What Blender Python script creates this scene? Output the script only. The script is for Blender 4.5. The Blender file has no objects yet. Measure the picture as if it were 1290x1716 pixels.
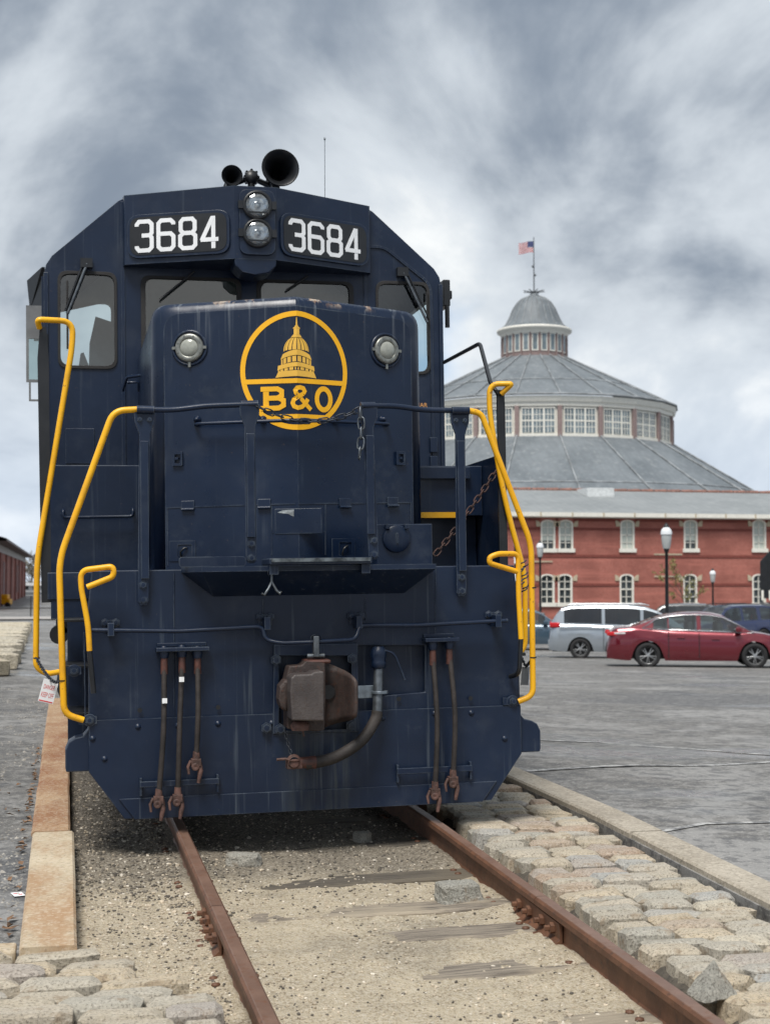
import bpy, bmesh, math, random
from mathutils import Vector, Matrix, noise
from mathutils.geometry import tessellate_polygon
R = math.radians
random.seed(7)
S = bpy.context.scene
COL = S.collection

# ---------------------------------------------------------------- camera
F, CX, CY, HX, HY, HC = 2381.0, 645.0, 858.0, 112.0, 970.0, 1.45
TH = math.atan((CX - HX) / F)          # the track runs 12.6 degrees left of the view axis
PH = math.atan((HY - CY) / F)          # the camera looks 2.7 degrees up
cd = bpy.data.cameras.new('camera')
cam = bpy.data.objects.new('camera', cd); COL.objects.link(cam)
cam.location = (0, 0, HC)
cam.rotation_euler = (math.pi / 2 + PH, 0, -TH)
cd.sensor_fit = 'HORIZONTAL'; cd.sensor_width = 36.0; cd.lens = F / 1290 * 36.0
cd.clip_start = 0.05; cd.clip_end = 3000
cd.dof.use_dof = True; cd.dof.focus_distance = 7.6; cd.dof.aperture_fstop = 5.8
S.camera = cam

# ---------------------------------------------------------------- sky, sun, exposure
SUN_EL, SUN_AZ = R(60), R(-150)         # azimuth from +Y towards +X
W = bpy.data.worlds.new('World'); S.world = W; W.use_nodes = True
def build_world():
    nt = W.node_tree; N = nt.nodes; L = nt.links; N.clear()
    def nd(t, **k):
        n = N.new(t)
        for a, b in k.items(): setattr(n, a, b)
        return n
    def math_(op, a, b=None, clamp=False):
        n = nd('ShaderNodeMath', operation=op); n.use_clamp = clamp
        for i, v in enumerate((a, b)):
            if v is None: continue
            if isinstance(v, (int, float)): n.inputs[i].default_value = v
            else: L.new(v, n.inputs[i])
        return n.outputs[0]
    def smooth(v, lo, hi):
        n = nd('ShaderNodeMapRange', interpolation_type='SMOOTHSTEP'); L.new(v, n.inputs[0])
        n.inputs[1].default_value = lo; n.inputs[2].default_value = hi
        return n.outputs[0]
    def mix(f, a, b):
        n = nd('ShaderNodeMix', data_type='RGBA')
        if isinstance(f, (int, float)): n.inputs[0].default_value = f
        else: L.new(f, n.inputs[0])
        for i, v in ((6, a), (7, b)):
            if isinstance(v, tuple): n.inputs[i].default_value = v + (1,)
            else: L.new(v, n.inputs[i])
        return n.outputs[2]
    sky = nd('ShaderNodeTexSky', sky_type='NISHITA'); sky.sun_disc = False
    sky.sun_elevation = SUN_EL; sky.sun_rotation = SUN_AZ
    sky.air_density = 1.0; sky.dust_density = 1.5
    sc = nd('ShaderNodeVectorMath', operation='SCALE'); L.new(sky.outputs[0], sc.inputs[0]); sc.inputs['Scale'].default_value = 0.13
    tc = nd('ShaderNodeTexCoord'); sep = nd('ShaderNodeSeparateXYZ'); L.new(tc.outputs['Generated'], sep.inputs[0])
    z = math_('MAXIMUM', sep.outputs[2], 0.0); zz = math_('ADD', z, 0.62)
    cb = nd('ShaderNodeCombineXYZ')
    L.new(math_('DIVIDE', sep.outputs[0], zz), cb.inputs[0]); L.new(math_('DIVIDE', sep.outputs[1], zz), cb.inputs[1])
    def fbm(scale, detail, rough, off, dist=0.0):
        m = nd('ShaderNodeMapping'); L.new(cb.outputs[0], m.inputs[0]); m.inputs['Location'].default_value = off
        n = nd('ShaderNodeTexNoise'); L.new(m.outputs[0], n.inputs['Vector'])
        n.inputs['Scale'].default_value = scale; n.inputs['Detail'].default_value = detail
        n.inputs['Roughness'].default_value = rough; n.inputs['Distortion'].default_value = dist
        return n.outputs['Fac']
    cover = fbm(CLOUD[0], 6, 0.5, CLOUD[1], 0.25)
    thick = fbm(CLOUD[2], 7, 0.53, CLOUD[3], 0.35)
    fine = fbm(4.6, 7, 0.58, (3, 1, 0), 0.2)
    wob = math_('MULTIPLY', math_('SUBTRACT', fine, 0.5), 0.24)
    mask = smooth(math_('ADD', cover, wob), 0.30, 0.44)
    t = math_('ADD', thick, wob)
    c1 = mix(smooth(t, 0.33, 0.45), (0.86, 0.88, 0.88), (0.60, 0.65, 0.70))
    c2 = mix(smooth(t, 0.42, 0.65), c1, (0.215, 0.26, 0.325))
    blue = mix(0.5, sc.outputs[0], (0.36, 0.52, 0.78))
    c = mix(mask, blue, c2)
    hz = smooth(sep.outputs[2], 0.0, 0.20)
    c = mix(math_('MULTIPLY', math_('SUBTRACT', 1.0, hz), 0.40), c, (0.52, 0.64, 0.82))
    bg = nd('ShaderNodeBackground'); L.new(c, bg.inputs[0]); bg.inputs[1].default_value = 0.74
    out = nd('ShaderNodeOutputWorld'); L.new(bg.outputs[0], out.inputs[0])
CLOUD = (2.6, (10.80299, 13.87831, 0), 3.2, (0.464483, 14.820436, 0))
build_world()
sl = bpy.data.lights.new('sun', 'SUN'); sun = bpy.data.objects.new('sun', sl); COL.objects.link(sun)
sl.energy = 2.6; sl.angle = R(22); sl.color = (1.0, 0.96, 0.9)
sun.rotation_euler = Vector((-math.sin(SUN_AZ) * math.cos(SUN_EL), -math.cos(SUN_AZ) * math.cos(SUN_EL), -math.sin(SUN_EL))).to_track_quat('-Z', 'Y').to_euler()
S.view_settings.view_transform = 'Standard'; S.view_settings.look = 'None'
S.view_settings.exposure = 0.66; S.view_settings.gamma = 1.0; S.view_settings.use_curve_mapping = False
S.cycles.max_bounces = 8; S.cycles.transparent_max_bounces = 12
S.cycles.caustics_reflective = False; S.cycles.caustics_refractive = False

# ---------------------------------------------------------------- helpers
def ray(px, py):
    x = (px - CX) / F; y = -(py - CY) / F
    up = y * math.cos(PH) + math.sin(PH); z = math.cos(PH) - y * math.sin(PH)
    return Vector((x * math.cos(TH) + z * math.sin(TH), -x * math.sin(TH) + z * math.cos(TH), up))
def atY(px, py, Y):
    r = ray(px, py); return Vector((0, 0, HC)) + r * (Y / r.y)
def atZ(px, py, Z):
    r = ray(px, py); return Vector((0, 0, HC)) + r * ((Z - HC) / r.z)
def sstep(a, b, v):
    t = max(0.0, min(1.0, (v - a) / (b - a))); return t * t * (3 - 2 * t)

def fillet(pts, r, n=5, closed=False):
    """round the corners of a polyline"""
    pts = [Vector(p) for p in pts]; out = []
    m = len(pts)
    for i, p in enumerate(pts):
        if not closed and i in (0, m - 1): out.append(p); continue
        a, b = pts[i - 1], pts[(i + 1) % m]
        rr = r[i] if isinstance(r, (list, tuple)) else r
        if rr <= 0: out.append(p); continue
        da, db = (a - p), (b - p); la, lb = da.length, db.length
        da.normalize(); db.normalize()
        k = min(rr, la * 0.49, lb * 0.49)
        for j in range(n + 1):
            t = j / n
            out.append((p + da * k) * (1 - t) ** 2 + p * 2 * t * (1 - t) + (p + db * k) * t * t)
    return out
def rrect(x0, x1, z0, z1, r, n=5):
    return [(p[0], p[1]) for p in fillet([(x0, z0, 0), (x1, z0, 0), (x1, z1, 0), (x0, z1, 0)], r, n, True)]
def circ(cx, cz, r, n=24, rz=None):
    rz = rz or r
    return [(cx + r * math.cos(2 * math.pi * i / n), cz + rz * math.sin(2 * math.pi * i / n)) for i in range(n)]

class MB:
    def __init__(s): s.v = []; s.f = []; s.s = []
    def add(s, v, f, smooth=False, M=None):
        o = len(s.v)
        s.v += [tuple(M @ Vector(p)) if M else tuple(p) for p in v]
        for q in f: s.f.append(tuple(i + o for i in q)); s.s.append(smooth)
        return s
    def bb(s, x0, x1, y0, y1, z0, z1, M=None):
        v = [(x, y, z) for z in (z0, z1) for y in (y0, y1) for x in (x0, x1)]
        return s.add(v, [(0, 2, 3, 1), (4, 5, 7, 6), (0, 1, 5, 4), (2, 6, 7, 3), (0, 4, 6, 2), (1, 3, 7, 5)], False, M)
    def box(s, c, d, M=None):
        return s.bb(c[0] - d[0] / 2, c[0] + d[0] / 2, c[1] - d[1] / 2, c[1] + d[1] / 2, c[2] - d[2] / 2, c[2] + d[2] / 2, M)
    def tube(s, pts, r, n=8, closed=False, M=None):
        pts = [Vector(p) for p in pts]; m = len(pts); V = []; Fc = []
        rad = r if isinstance(r, (list, tuple)) else [r] * m
        def tan(i):
            if closed: return (pts[(i + 1) % m] - pts[i - 1]).normalized()
            return (pts[min(i + 1, m - 1)] - pts[max(i - 1, 0)]).normalized()
        t0 = tan(0); ref = Vector((0, 0, 1)) if abs(t0.z) < 0.9 else Vector((1, 0, 0))
        nrm = (ref - t0 * ref.dot(t0)).normalized()
        for i in range(m):
            t = tan(i); nrm = (nrm - t * nrm.dot(t)).normalized(); b = t.cross(nrm)
            for j in range(n):
                a = 2 * math.pi * j / n
                V.append(pts[i] + (nrm * math.cos(a) + b * math.sin(a)) * rad[i])
        for i in range(m if closed else m - 1):
            for j in range(n):
                a, b_ = i * n + j, i * n + (j + 1) % n
                c, d = ((i + 1) % m) * n + (j + 1) % n, ((i + 1) % m) * n + j
                Fc.append((a, b_, c, d))
        s.add(V, Fc, True, M)
        if not closed:
            s.add(V[:n], [tuple(range(n))[::-1]], False, M); s.add(V[-n:], [tuple(range(n))], False, M)
        return s
    def cyl(s, p0, p1, r0, r1=None, n=14, M=None):
        return s.tube([p0, p1], [r0, r0 if r1 is None else r1], n, False, M)
    def lathe(s, prof, o, ax, n=24, M=None, smooth=True):
        """prof = [(radius, height along ax)]"""
        ax = Vector(ax).normalized(); o = Vector(o)
        ref = Vector((0, 0, 1)) if abs(ax.z) < 0.9 else Vector((1, 0, 0))
        u = (ref - ax * ref.dot(ax)).normalized(); w = ax.cross(u); V = []; Fc = []
        for (r, h) in prof:
            for j in range(n):
                a = 2 * math.pi * j / n
                V.append(o + ax * h + (u * math.cos(a) + w * math.sin(a)) * max(r, 1e-4))
        for i in range(len(prof) - 1):
            for j in range(n):
                Fc.append((i * n + j, i * n + (j + 1) % n, (i + 1) * n + (j + 1) % n, (i + 1) * n + j))
        return s.add(V, Fc, smooth, M)
    def plate(s, loops, y0, y1, M=None, fn=None):
        """flat outline (x,z) with holes, from y0 (front) to y1 (back)"""
        flat = [p for l in loops for p in l]
        tris = tessellate_polygon([[Vector((p[0], p[1], 0)) for p in l] for l in loops])
        n = len(flat); fn = fn or (lambda x, y, z: (x, y, z))
        V = [fn(p[0], y0, p[1]) for p in flat] + [fn(p[0], y1, p[1]) for p in flat]
        Fc = []
        for t in tris:
            a, b, c = [flat[i] for i in t]
            ccw = (b[0] - a[0]) * (c[1] - a[1]) - (b[1] - a[1]) * (c[0] - a[0]) > 0
            t = t if ccw else t[::-1]
            Fc.append(tuple(t)); Fc.append(tuple(i + n for i in t[::-1]))
        o = 0
        for l in loops:
            m = len(l)
            area = sum(l[i][0] * l[(i + 1) % m][1] - l[(i + 1) % m][0] * l[i][1] for i in range(m))
            outer = l is loops[0]
            for i in range(m):
                a, b = o + i, o + (i + 1) % m
                q = (a, a + n, b + n, b)
                if (area > 0) != outer: q = q[::-1]
                Fc.append(q)
            o += m
        return s.add(V, Fc, False, M)
    def loft(s, rings, closed=True, cap0=False, cap1=False, smooth=True, M=None):
        n = len(rings[0]); V = [p for r in rings for p in r]; Fc = []
        for i in range(len(rings) - 1):
            for j in range(n if closed else n - 1):
                Fc.append((i * n + j, i * n + (j + 1) % n, (i + 1) * n + (j + 1) % n, (i + 1) * n + j))
        s.add(V, Fc, smooth, M)
        if cap0: s.add(rings[0], [tuple(range(n))[::-1]], False, M)
        if cap1: s.add(rings[-1], [tuple(range(n))], False, M)
        return s
    def stroke(s, pts, w, y0, y1, closed=False, fn=None, M=None):
        """a flat ribbon along a 2-D polyline (x,z) with mitred joints"""
        P = [Vector((p[0], p[1])) for p in pts]; m = len(P); Lf = []; Rt = []
        for i in range(m):
            a = P[i] - P[i - 1] if (closed or i > 0) else P[1] - P[0]
            b = P[(i + 1) % m] - P[i] if (closed or i < m - 1) else a
            a.normalize(); b.normalize(); na = Vector((-a.y, a.x)); nb = Vector((-b.y, b.x))
            k = (na + nb); k = k / max(k.dot(na), 0.4)
            Lf.append(P[i] + k * w / 2); Rt.append(P[i] - k * w / 2)
        fn = fn or (lambda x, y, z: (x, y, z))
        for i in range(m if closed else m - 1):
            j = (i + 1) % m
            q = [Lf[i], Rt[i], Rt[j], Lf[j]]
            V = [fn(p.x, y0, p.y) for p in q] + [fn(p.x, y1, p.y) for p in q]
            s.add(V, [(0, 1, 2, 3), (7, 6, 5, 4), (0, 4, 5, 1), (1, 5, 6, 2), (2, 6, 7, 3), (3, 7, 4, 0)], False, M)
        return s
    def bolt(s, p, ax=(0, -1, 0), r=0.018, h=0.016):
        s.lathe([(r * 1.5, 0), (r * 1.5, h * 0.3), (r, h * 0.3), (r, h), (0, h * 1.05)], p, ax, 6, smooth=False); return s
    def mesh(s, name):
        me = bpy.data.meshes.new(name); me.from_pydata(s.v, [], s.f); me.update()
        me.polygons.foreach_set('use_smooth', s.s)
        return me
    def build(s, name, mat, parent=None, bevel=0, loc=None, seg=2):
        me = s.mesh(name)
        me.materials.append(mat)
        return link(name, me, parent, bevel, loc, seg)
def link(name, me, parent=None, bevel=0, loc=None, seg=2):
    o = bpy.data.objects.new(name, me); COL.objects.link(o)
    if parent: o.parent = parent
    if loc is not None: o.location = loc
    if bevel:
        b = o.modifiers.new('bevel', 'BEVEL'); b.width = bevel; b.segments = seg; b.limit_method = 'ANGLE'; b.angle_limit = R(40)
    return o
def tag(o, label=None, cat=None, group=None, kind=None):
    if label: o['label'] = label
    if cat: o['category'] = cat
    if group: o['group'] = group
    if kind: o['kind'] = kind
    return o
def thing(name, label, cat, loc=(0, 0, 0), rz=0, group=None):
    o = bpy.data.objects.new(name, None); COL.objects.link(o); o.empty_display_size = 0.2
    o.location = loc; o.rotation_euler = (0, 0, rz)
    return tag(o, label, cat, group)
def copy_tree(o, parent=None):
    c = o.copy(); COL.objects.link(c); c.parent = parent
    for ch in list(o.children): copy_tree(ch, c)
    return c
def text2d(body, size, bold=0.0):
    cu = bpy.data.curves.new('t', 'FONT'); cu.body = body; cu.size = size; cu.offset = bold; cu.resolution_u = 3
    ob = bpy.data.objects.new('t', cu); COL.objects.link(ob)
    bpy.context.view_layer.update()
    me = bpy.data.meshes.new_from_object(ob.evaluated_get(bpy.context.evaluated_depsgraph_get()))
    V = [(v.co.x, v.co.y) for v in me.vertices]; Fc = [tuple(p.vertices) for p in me.polygons]
    bpy.data.objects.remove(ob); bpy.data.meshes.remove(me); bpy.data.curves.remove(cu)
    return V, Fc
def put_text(mb, body, x0, x1, z0, z1, y, fn=None, bold=0.0, M=None):
    V, Fc = text2d(body, 1.0, bold)
    a, b = min(v[0] for v in V), max(v[0] for v in V); c, d = min(v[1] for v in V), max(v[1] for v in V)
    fn = fn or (lambda x, y, z: (x, y, z))
    mb.add([fn(x0 + (v[0] - a) / (b - a) * (x1 - x0), y, z0 + (v[1] - c) / (d - c) * (z1 - z0)) for v in V], Fc, False, M)

# ---------------------------------------------------------------- materials
MATS = {}
class NT:
    def __init__(s, name):
        s.m = bpy.data.materials.new(name); s.m.use_nodes = True; s.t = s.m.node_tree; s.N = s.t.nodes; s.L = s.t.links
        s.b = s.N['Principled BSDF']; s.tc = s.N.new('ShaderNodeTexCoord')
        MATS[name] = s.m
    def nd(s, t, **k):
        n = s.N.new(t)
        for a, b in k.items(): setattr(n, a, b)
        return n
    def put(s, sock, v):
        if isinstance(v, (int, float)): sock.default_value = v
        elif isinstance(v, tuple): sock.default_value = v + (1,) if len(v) == 3 and sock.type == 'RGBA' else v
        else: s.L.new(v, sock)
    def co(s, scale=(1, 1, 1), kind='Object', loc=(0, 0, 0)):
        m = s.nd('ShaderNodeMapping'); s.L.new(s.tc.outputs[kind], m.inputs[0])
        m.inputs['Scale'].default_value = scale; m.inputs['Location'].default_value = loc; return m.outputs[0]
    def noise(s, scale, detail=4, rough=0.55, vec=None, dist=0):
        n = s.nd('ShaderNodeTexNoise'); s.L.new(vec or s.co(), n.inputs['Vector'])
        n.inputs['Scale'].default_value = scale; n.inputs['Detail'].default_value = detail
        n.inputs['Roughness'].default_value = rough; n.inputs['Distortion'].default_value = dist
        return n.outputs['Fac']
    def vor(s, scale, vec=None, feature='F1', out='Distance'):
        n = s.nd('ShaderNodeTexVoronoi', feature=feature); s.L.new(vec or s.co(), n.inputs['Vector']); n.inputs['Scale'].default_value = scale
        return n.outputs[out]
    def rng(s, v, a, b, c=0.0, d=1.0):
        n = s.nd('ShaderNodeMapRange', interpolation_type='SMOOTHSTEP'); s.put(n.inputs[0], v)
        for i, q in enumerate((a, b, c, d)): n.inputs[i + 1].default_value = q
        return n.outputs[0]
    def mth(s, op, a, b=0.0):
        n = s.nd('ShaderNodeMath', operation=op); s.put(n.inputs[0], a); s.put(n.inputs[1], b); return n.outputs[0]
    def mix(s, f, a, b, mode='MIX'):
        n = s.nd('ShaderNodeMix', data_type='RGBA', blend_type=mode); s.put(n.inputs[0], f); s.put(n.inputs[6], a); s.put(n.inputs[7], b); return n.outputs[2]
    def sep(s, v):
        n = s.nd('ShaderNodeSeparateXYZ'); s.L.new(v, n.inputs[0]); return n.outputs
    def rnd(s): return s.nd('ShaderNodeObjectInfo').outputs['Random']
    def ramp(s, f, cols):
        n = s.nd('ShaderNodeValToRGB'); s.put(n.inputs[0], f); e = n.color_ramp.elements
        while len(e) < len(cols): e.new(0.5)
        for i, (p, c) in enumerate(cols): e[i].position = p; e[i].color = c + (1,)
        return n.outputs[0]
    def bump(s, h, st=0.3, d=0.01):
        n = s.nd('ShaderNodeBump'); s.put(n.inputs['Height'], h); n.inputs['Strength'].default_value = st; n.inputs['Distance'].default_value = d
        s.L.new(n.outputs[0], s.b.inputs['Normal'])
    def out(s, col=None, rough=None, metal=None, coat=None, spec=None):
        if col is not None: s.put(s.b.inputs['Base Color'], col)
        if rough is not None: s.put(s.b.inputs['Roughness'], rough)
        if metal is not None: s.put(s.b.inputs['Metallic'], metal)
        if coat is not None: s.b.inputs['Coat Weight'].default_value = coat; s.b.inputs['Coat Roughness'].default_value = 0.06
        if spec is not None: s.b.inputs['Specular IOR Level'].default_value = spec
        return s.m
def simple(name, c, rough=0.5, metal=0.0, var=0.15, scale=6.0, bump=0.0, coat=None, bscale=60):
    t = NT(name); n = t.noise(scale, 5)
    a = tuple(x * (1 - var) for x in c); b = tuple(min(1, x * (1 + var)) for x in c)
    col = t.mix(t.rng(n, 0.3, 0.7), a, b)
    if bump: t.bump(t.noise(bscale, 4), bump, 0.01)
    return t.out(col, t.mth('ADD', t.mth('MULTIPLY', t.mth('SUBTRACT', n, 0.5), 0.25), rough), metal, coat)

def navy(name, rust_top=None, streak=0.5, rough=0.38):
    t = NT(name)
    n = t.noise(1.7, 5); fine = t.noise(30, 4)
    base = t.mix(t.rng(n, 0.3, 0.7), (0.0040, 0.0108, 0.029), (0.0066, 0.0162, 0.0415))
    st = t.noise(1.0, 3, 0.6, t.co((26, 26, 0.7)))              # vertical drip stains
    gate = t.noise(1.3, 3, 0.5, t.co((1, 1, 1.0), loc=(4, 2, 1)))
    drip = t.mth('MULTIPLY', t.rng(st, 0.585, 0.72), t.rng(gate, 0.40, 0.58))
    col = t.mix(t.mth('MULTIPLY', drip, 0.34 * streak), base, (0.12, 0.145, 0.17))
    sc = t.rng(t.noise(55, 2, 0.5), 0.72, 0.76)                 # small paint chips
    col = t.mix(t.mth('MULTIPLY', sc, 0.35), col, (0.10, 0.075, 0.06))
    du = t.rng(t.noise(3.2, 6, 0.62), 0.5, 0.75)
    col = t.mix(t.mth('MULTIPLY', du, 0.05), col, (0.25, 0.27, 0.28))
    if name == 'navy_pilot_paint':                              # oil run below the coupler
        s = t.sep(t.co()); g = t.mth('MULTIPLY', t.mth('SUBTRACT', 1.0, t.rng(t.mth('ABSOLUTE', t.mth('ADD', s[0], -0.06)), 0.08, 0.30)), t.rng(s[2], 0.70, 0.52))
        col = t.mix(t.mth('MULTIPLY', t.mth('MULTIPLY', g, t.rng(t.noise(1.0, 4, 0.65, t.co((14, 14, 0.8), loc=(1, 0, 3))), 0.42, 0.66)), 0.45), col, (0.075, 0.085, 0.075))
    if rust_top:
        z = t.sep(t.co())[2]
        m = t.mth('MULTIPLY', t.rng(z, rust_top, rust_top + 0.07), t.rng(t.noise(4.5, 5, 0.6, t.co((1.5, 1.5, 0.5))), 0.54, 0.60))
        w = t.mth('MULTIPLY', t.rng(z, rust_top - 0.35, rust_top + 0.1), t.rng(t.noise(1.0, 3, 0.6, t.co((22, 22, 0.5), loc=(7, 0, 0))), 0.55, 0.7))
        col = t.mix(t.mth('MULTIPLY', w, 0.25), col, (0.38, 0.42, 0.45))
        col = t.mix(m, col, t.mix(t.rng(fine, 0.35, 0.65), (0.26, 0.14, 0.075), (0.42, 0.36, 0.29)))
    bv = t.nd('ShaderNodeBevel', samples=4); bv.inputs['Radius'].default_value = 0.010      # worn paint along the edges
    ge = t.nd('ShaderNodeNewGeometry'); dt = t.nd('ShaderNodeVectorMath', operation='DOT_PRODUCT'); t.L.new(bv.outputs[0], dt.inputs[0]); t.L.new(ge.outputs['Normal'], dt.inputs[1])
    wear = t.mth('MULTIPLY', t.rng(dt.outputs['Value'], 0.985, 0.90), t.rng(t.noise(6, 5, 0.65), 0.36, 0.6))
    col = t.mix(t.mth('MULTIPLY', wear, 0.55), col, (0.13, 0.155, 0.175))
    scuff = t.mth('MULTIPLY', t.rng(t.noise(2.6, 7, 0.72, t.co((1, 1, 1), loc=(6, 6, 2))), 0.585, 0.64), t.rng(t.noise(14, 4, 0.6), 0.45, 0.62))
    col = t.mix(t.mth('MULTIPLY', scuff, 0.10), col, (0.085, 0.10, 0.115))
    r = t.mth('ADD', t.mth('MULTIPLY', t.noise(9, 5), 0.30), rough - 0.13)
    t.bump(t.mth('ADD', t.mth('MULTIPLY', t.noise(2.6, 3), 1.0), t.mth('MULTIPLY', fine, 0.04)), 0.45, 0.014)
    return t.out(col, r, spec=0.38)
M_navy = navy('navy_paint', rough=0.33); M_nose = navy('navy_nose_paint', rust_top=3.18, streak=0.9, rough=0.30); M_pilot = navy('navy_pilot_paint', streak=1.1, rough=0.40)
def yellow():
    t = NT('yellow_paint'); n = t.noise(3, 5)
    c = t.mix(t.rng(n, 0.3, 0.7), (0.78, 0.38, 0.004), (0.86, 0.45, 0.008))
    ch = t.rng(t.noise(30, 4, 0.65), 0.655, 0.69)
    c = t.mix(t.mth('MULTIPLY', ch, 0.8), c, (0.16, 0.08, 0.03))
    gr = t.rng(t.noise(5, 6, 0.7), 0.50, 0.68); c = t.mix(t.mth('MULTIPLY', gr, 0.35), c, (0.42, 0.19, 0.012))
    return t.out(c, t.mth('ADD', t.mth('MULTIPLY', gr, 0.25), 0.36))
M_yellow = yellow()
M_logo = simple('logo_yellow', (0.86, 0.43, 0.004), 0.6, var=0.06)
M_logo2 = simple('logo_pale_yellow', (0.76, 0.44, 0.06), 0.45, var=0.06)
M_black = simple('black_enamel', (0.010, 0.011, 0.013), 0.38, var=0.3)
M_dark = simple('dark_interior', (0.035, 0.04, 0.045), 0.7)
M_rubber = simple('black_rubber', (0.018, 0.017, 0.017), 0.75, var=0.3, bump=0.2)
M_hose = simple('aged_rubber_hose', (0.026, 0.021, 0.019), 0.7, var=0.4, scale=14, bump=0.2)
M_white = simple('white_paint', (0.80, 0.81, 0.82), 0.5, var=0.05)
M_red = simple('red_print', (0.6, 0.05, 0.05), 0.5)
M_steel = simple('worn_steel', (0.13, 0.145, 0.16), 0.42, 0.7, var=0.3, scale=20)
M_chain = simple('painted_chain', (0.035, 0.04, 0.05), 0.45, 0.5, var=0.5, scale=25)
M_rchain = simple('rusty_chain', (0.055, 0.028, 0.023), 0.8, 0.1, var=0.5, scale=25)
M_redrust = simple('red_oxide_fitting', (0.072, 0.027, 0.020), 0.6, var=0.5, scale=18, bump=0.2)
M_glad = simple('gladhand_rust', (0.082, 0.042, 0.033), 0.65, var=0.6, scale=18, bump=0.3)
def rusty(name, a, b, c, rough=0.75, sc=8, bump=0.5):
    t = NT(name); n = t.noise(sc, 6, 0.65); m = t.noise(sc * 5, 5, 0.6)
    col = t.mix(t.rng(n, 0.35, 0.65), a, b); col = t.mix(t.rng(m, 0.52, 0.7), col, c)
    t.bump(t.mth('ADD', m, t.noise(sc * 14, 3)), bump, 0.006)
    return t.out(col, rough)
M_coupler = rusty('coupler_iron', (0.030, 0.020, 0.018), (0.050, 0.035, 0.031), (0.066, 0.030, 0.021), 0.62, 9, 0.5)
M_knuckle = rusty('knuckle_worn_iron', (0.046, 0.038, 0.037), (0.070, 0.059, 0.056), (0.05, 0.034, 0.028), 0.48, 9, 0.35)
M_rail = rusty('rail_rust', (0.095, 0.042, 0.022), (0.15, 0.068, 0.036), (0.07, 0.036, 0.024), 0.62, 5, 0.3)
M_railtop = rusty('rail_head_rust', (0.135, 0.078, 0.055), (0.18, 0.108, 0.078), (0.13, 0.058, 0.03), 0.48, 6, 0.15)
def glass(name, tint=(0.75, 0.8, 0.8), mir=0.06, rough=0.0):
    t = NT(name); t.N.remove(t.b)
    o = [n for n in t.N if n.type == 'OUTPUT_MATERIAL'][0]
    tr = t.nd('ShaderNodeBsdfTransparent'); tr.inputs[0].default_value = tint + (1,)
    gl = t.nd('ShaderNodeBsdfGlossy'); gl.inputs['Roughness'].default_value = rough; gl.inputs[0].default_value = (1, 1, 1, 1)
    fr = t.nd('ShaderNodeFresnel'); fr.inputs[0].default_value = 1.5
    f = t.mth('ADD', t.mth('MULTIPLY', fr.outputs[0], 1.0), mir)
    mx = t.nd('ShaderNodeMixShader'); t.L.new(f, mx.inputs[0]); t.L.new(tr.outputs[0], mx.inputs[1]); t.L.new(gl.outputs[0], mx.inputs[2])
    t.L.new(mx.outputs[0], o.inputs[0]); return t.m
M_glass = glass('cab_glass', (0.62, 0.72, 0.72), 0.05)
M_carglass = glass('car_glass', (0.52, 0.60, 0.59), 0.05)
M_tint = glass('tinted_car_glass', (0.12, 0.14, 0.14), 0.07)
M_lampglass = glass('lamp_lens', (0.9, 0.92, 0.92), 0.1)
M_winglass = simple('window_glass', (0.045, 0.055, 0.06), 0.12, var=0.3)
M_rhglass = simple('clerestory_glass', (0.16, 0.20, 0.22), 0.15, var=0.3, scale=1.0)
M_blind = simple('window_blind', (0.48, 0.52, 0.48), 0.6, var=0.08)
M_mirror = simple('lamp_reflector', (0.42, 0.43, 0.44), 0.12, 1.0, var=0.05)
M_pearl = simple('frosted_lens', (0.30, 0.31, 0.275), 0.18, var=0.1, scale=30)
M_lensrim = simple('lens_rim', (0.22, 0.225, 0.205), 0.35, 0.6, var=0.2, scale=30)
# ================================================================ the setting
def zs(Y):                       # rail-head level: the track climbs gently up to the locomotive
    return 0.022 * (min(Y, 8.3) - 8.3)
def G(X, Y):                     # natural surface level
    z = zs(max(Y, -10)) - 0.03 - 0.015 * sstep(0.0, -0.1, X)
    s = 0.44 * (X - 3.4) + 0.9 * (Y - 9)
    right = sstep(2.5, 5.5, X) if Y < 20 else 1.0
    fall_r = -0.0297 * max(0, min(s, 40)) - 0.35 * sstep(40, 80, s)
    fall_l = -1.5 * sstep(30, 140, Y)
    k = sstep(-2, 6, X - max(0, Y - 14) * 0.05)
    return z + (fall_r * k * right + fall_l * (1 - k))
def trough(X, Y):
    if Y < 60:
        if -0.06 < X < 3.17: return -0.22
        if X <= -0.06 and Y < 6.12: return -0.16
    return 0.0

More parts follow.
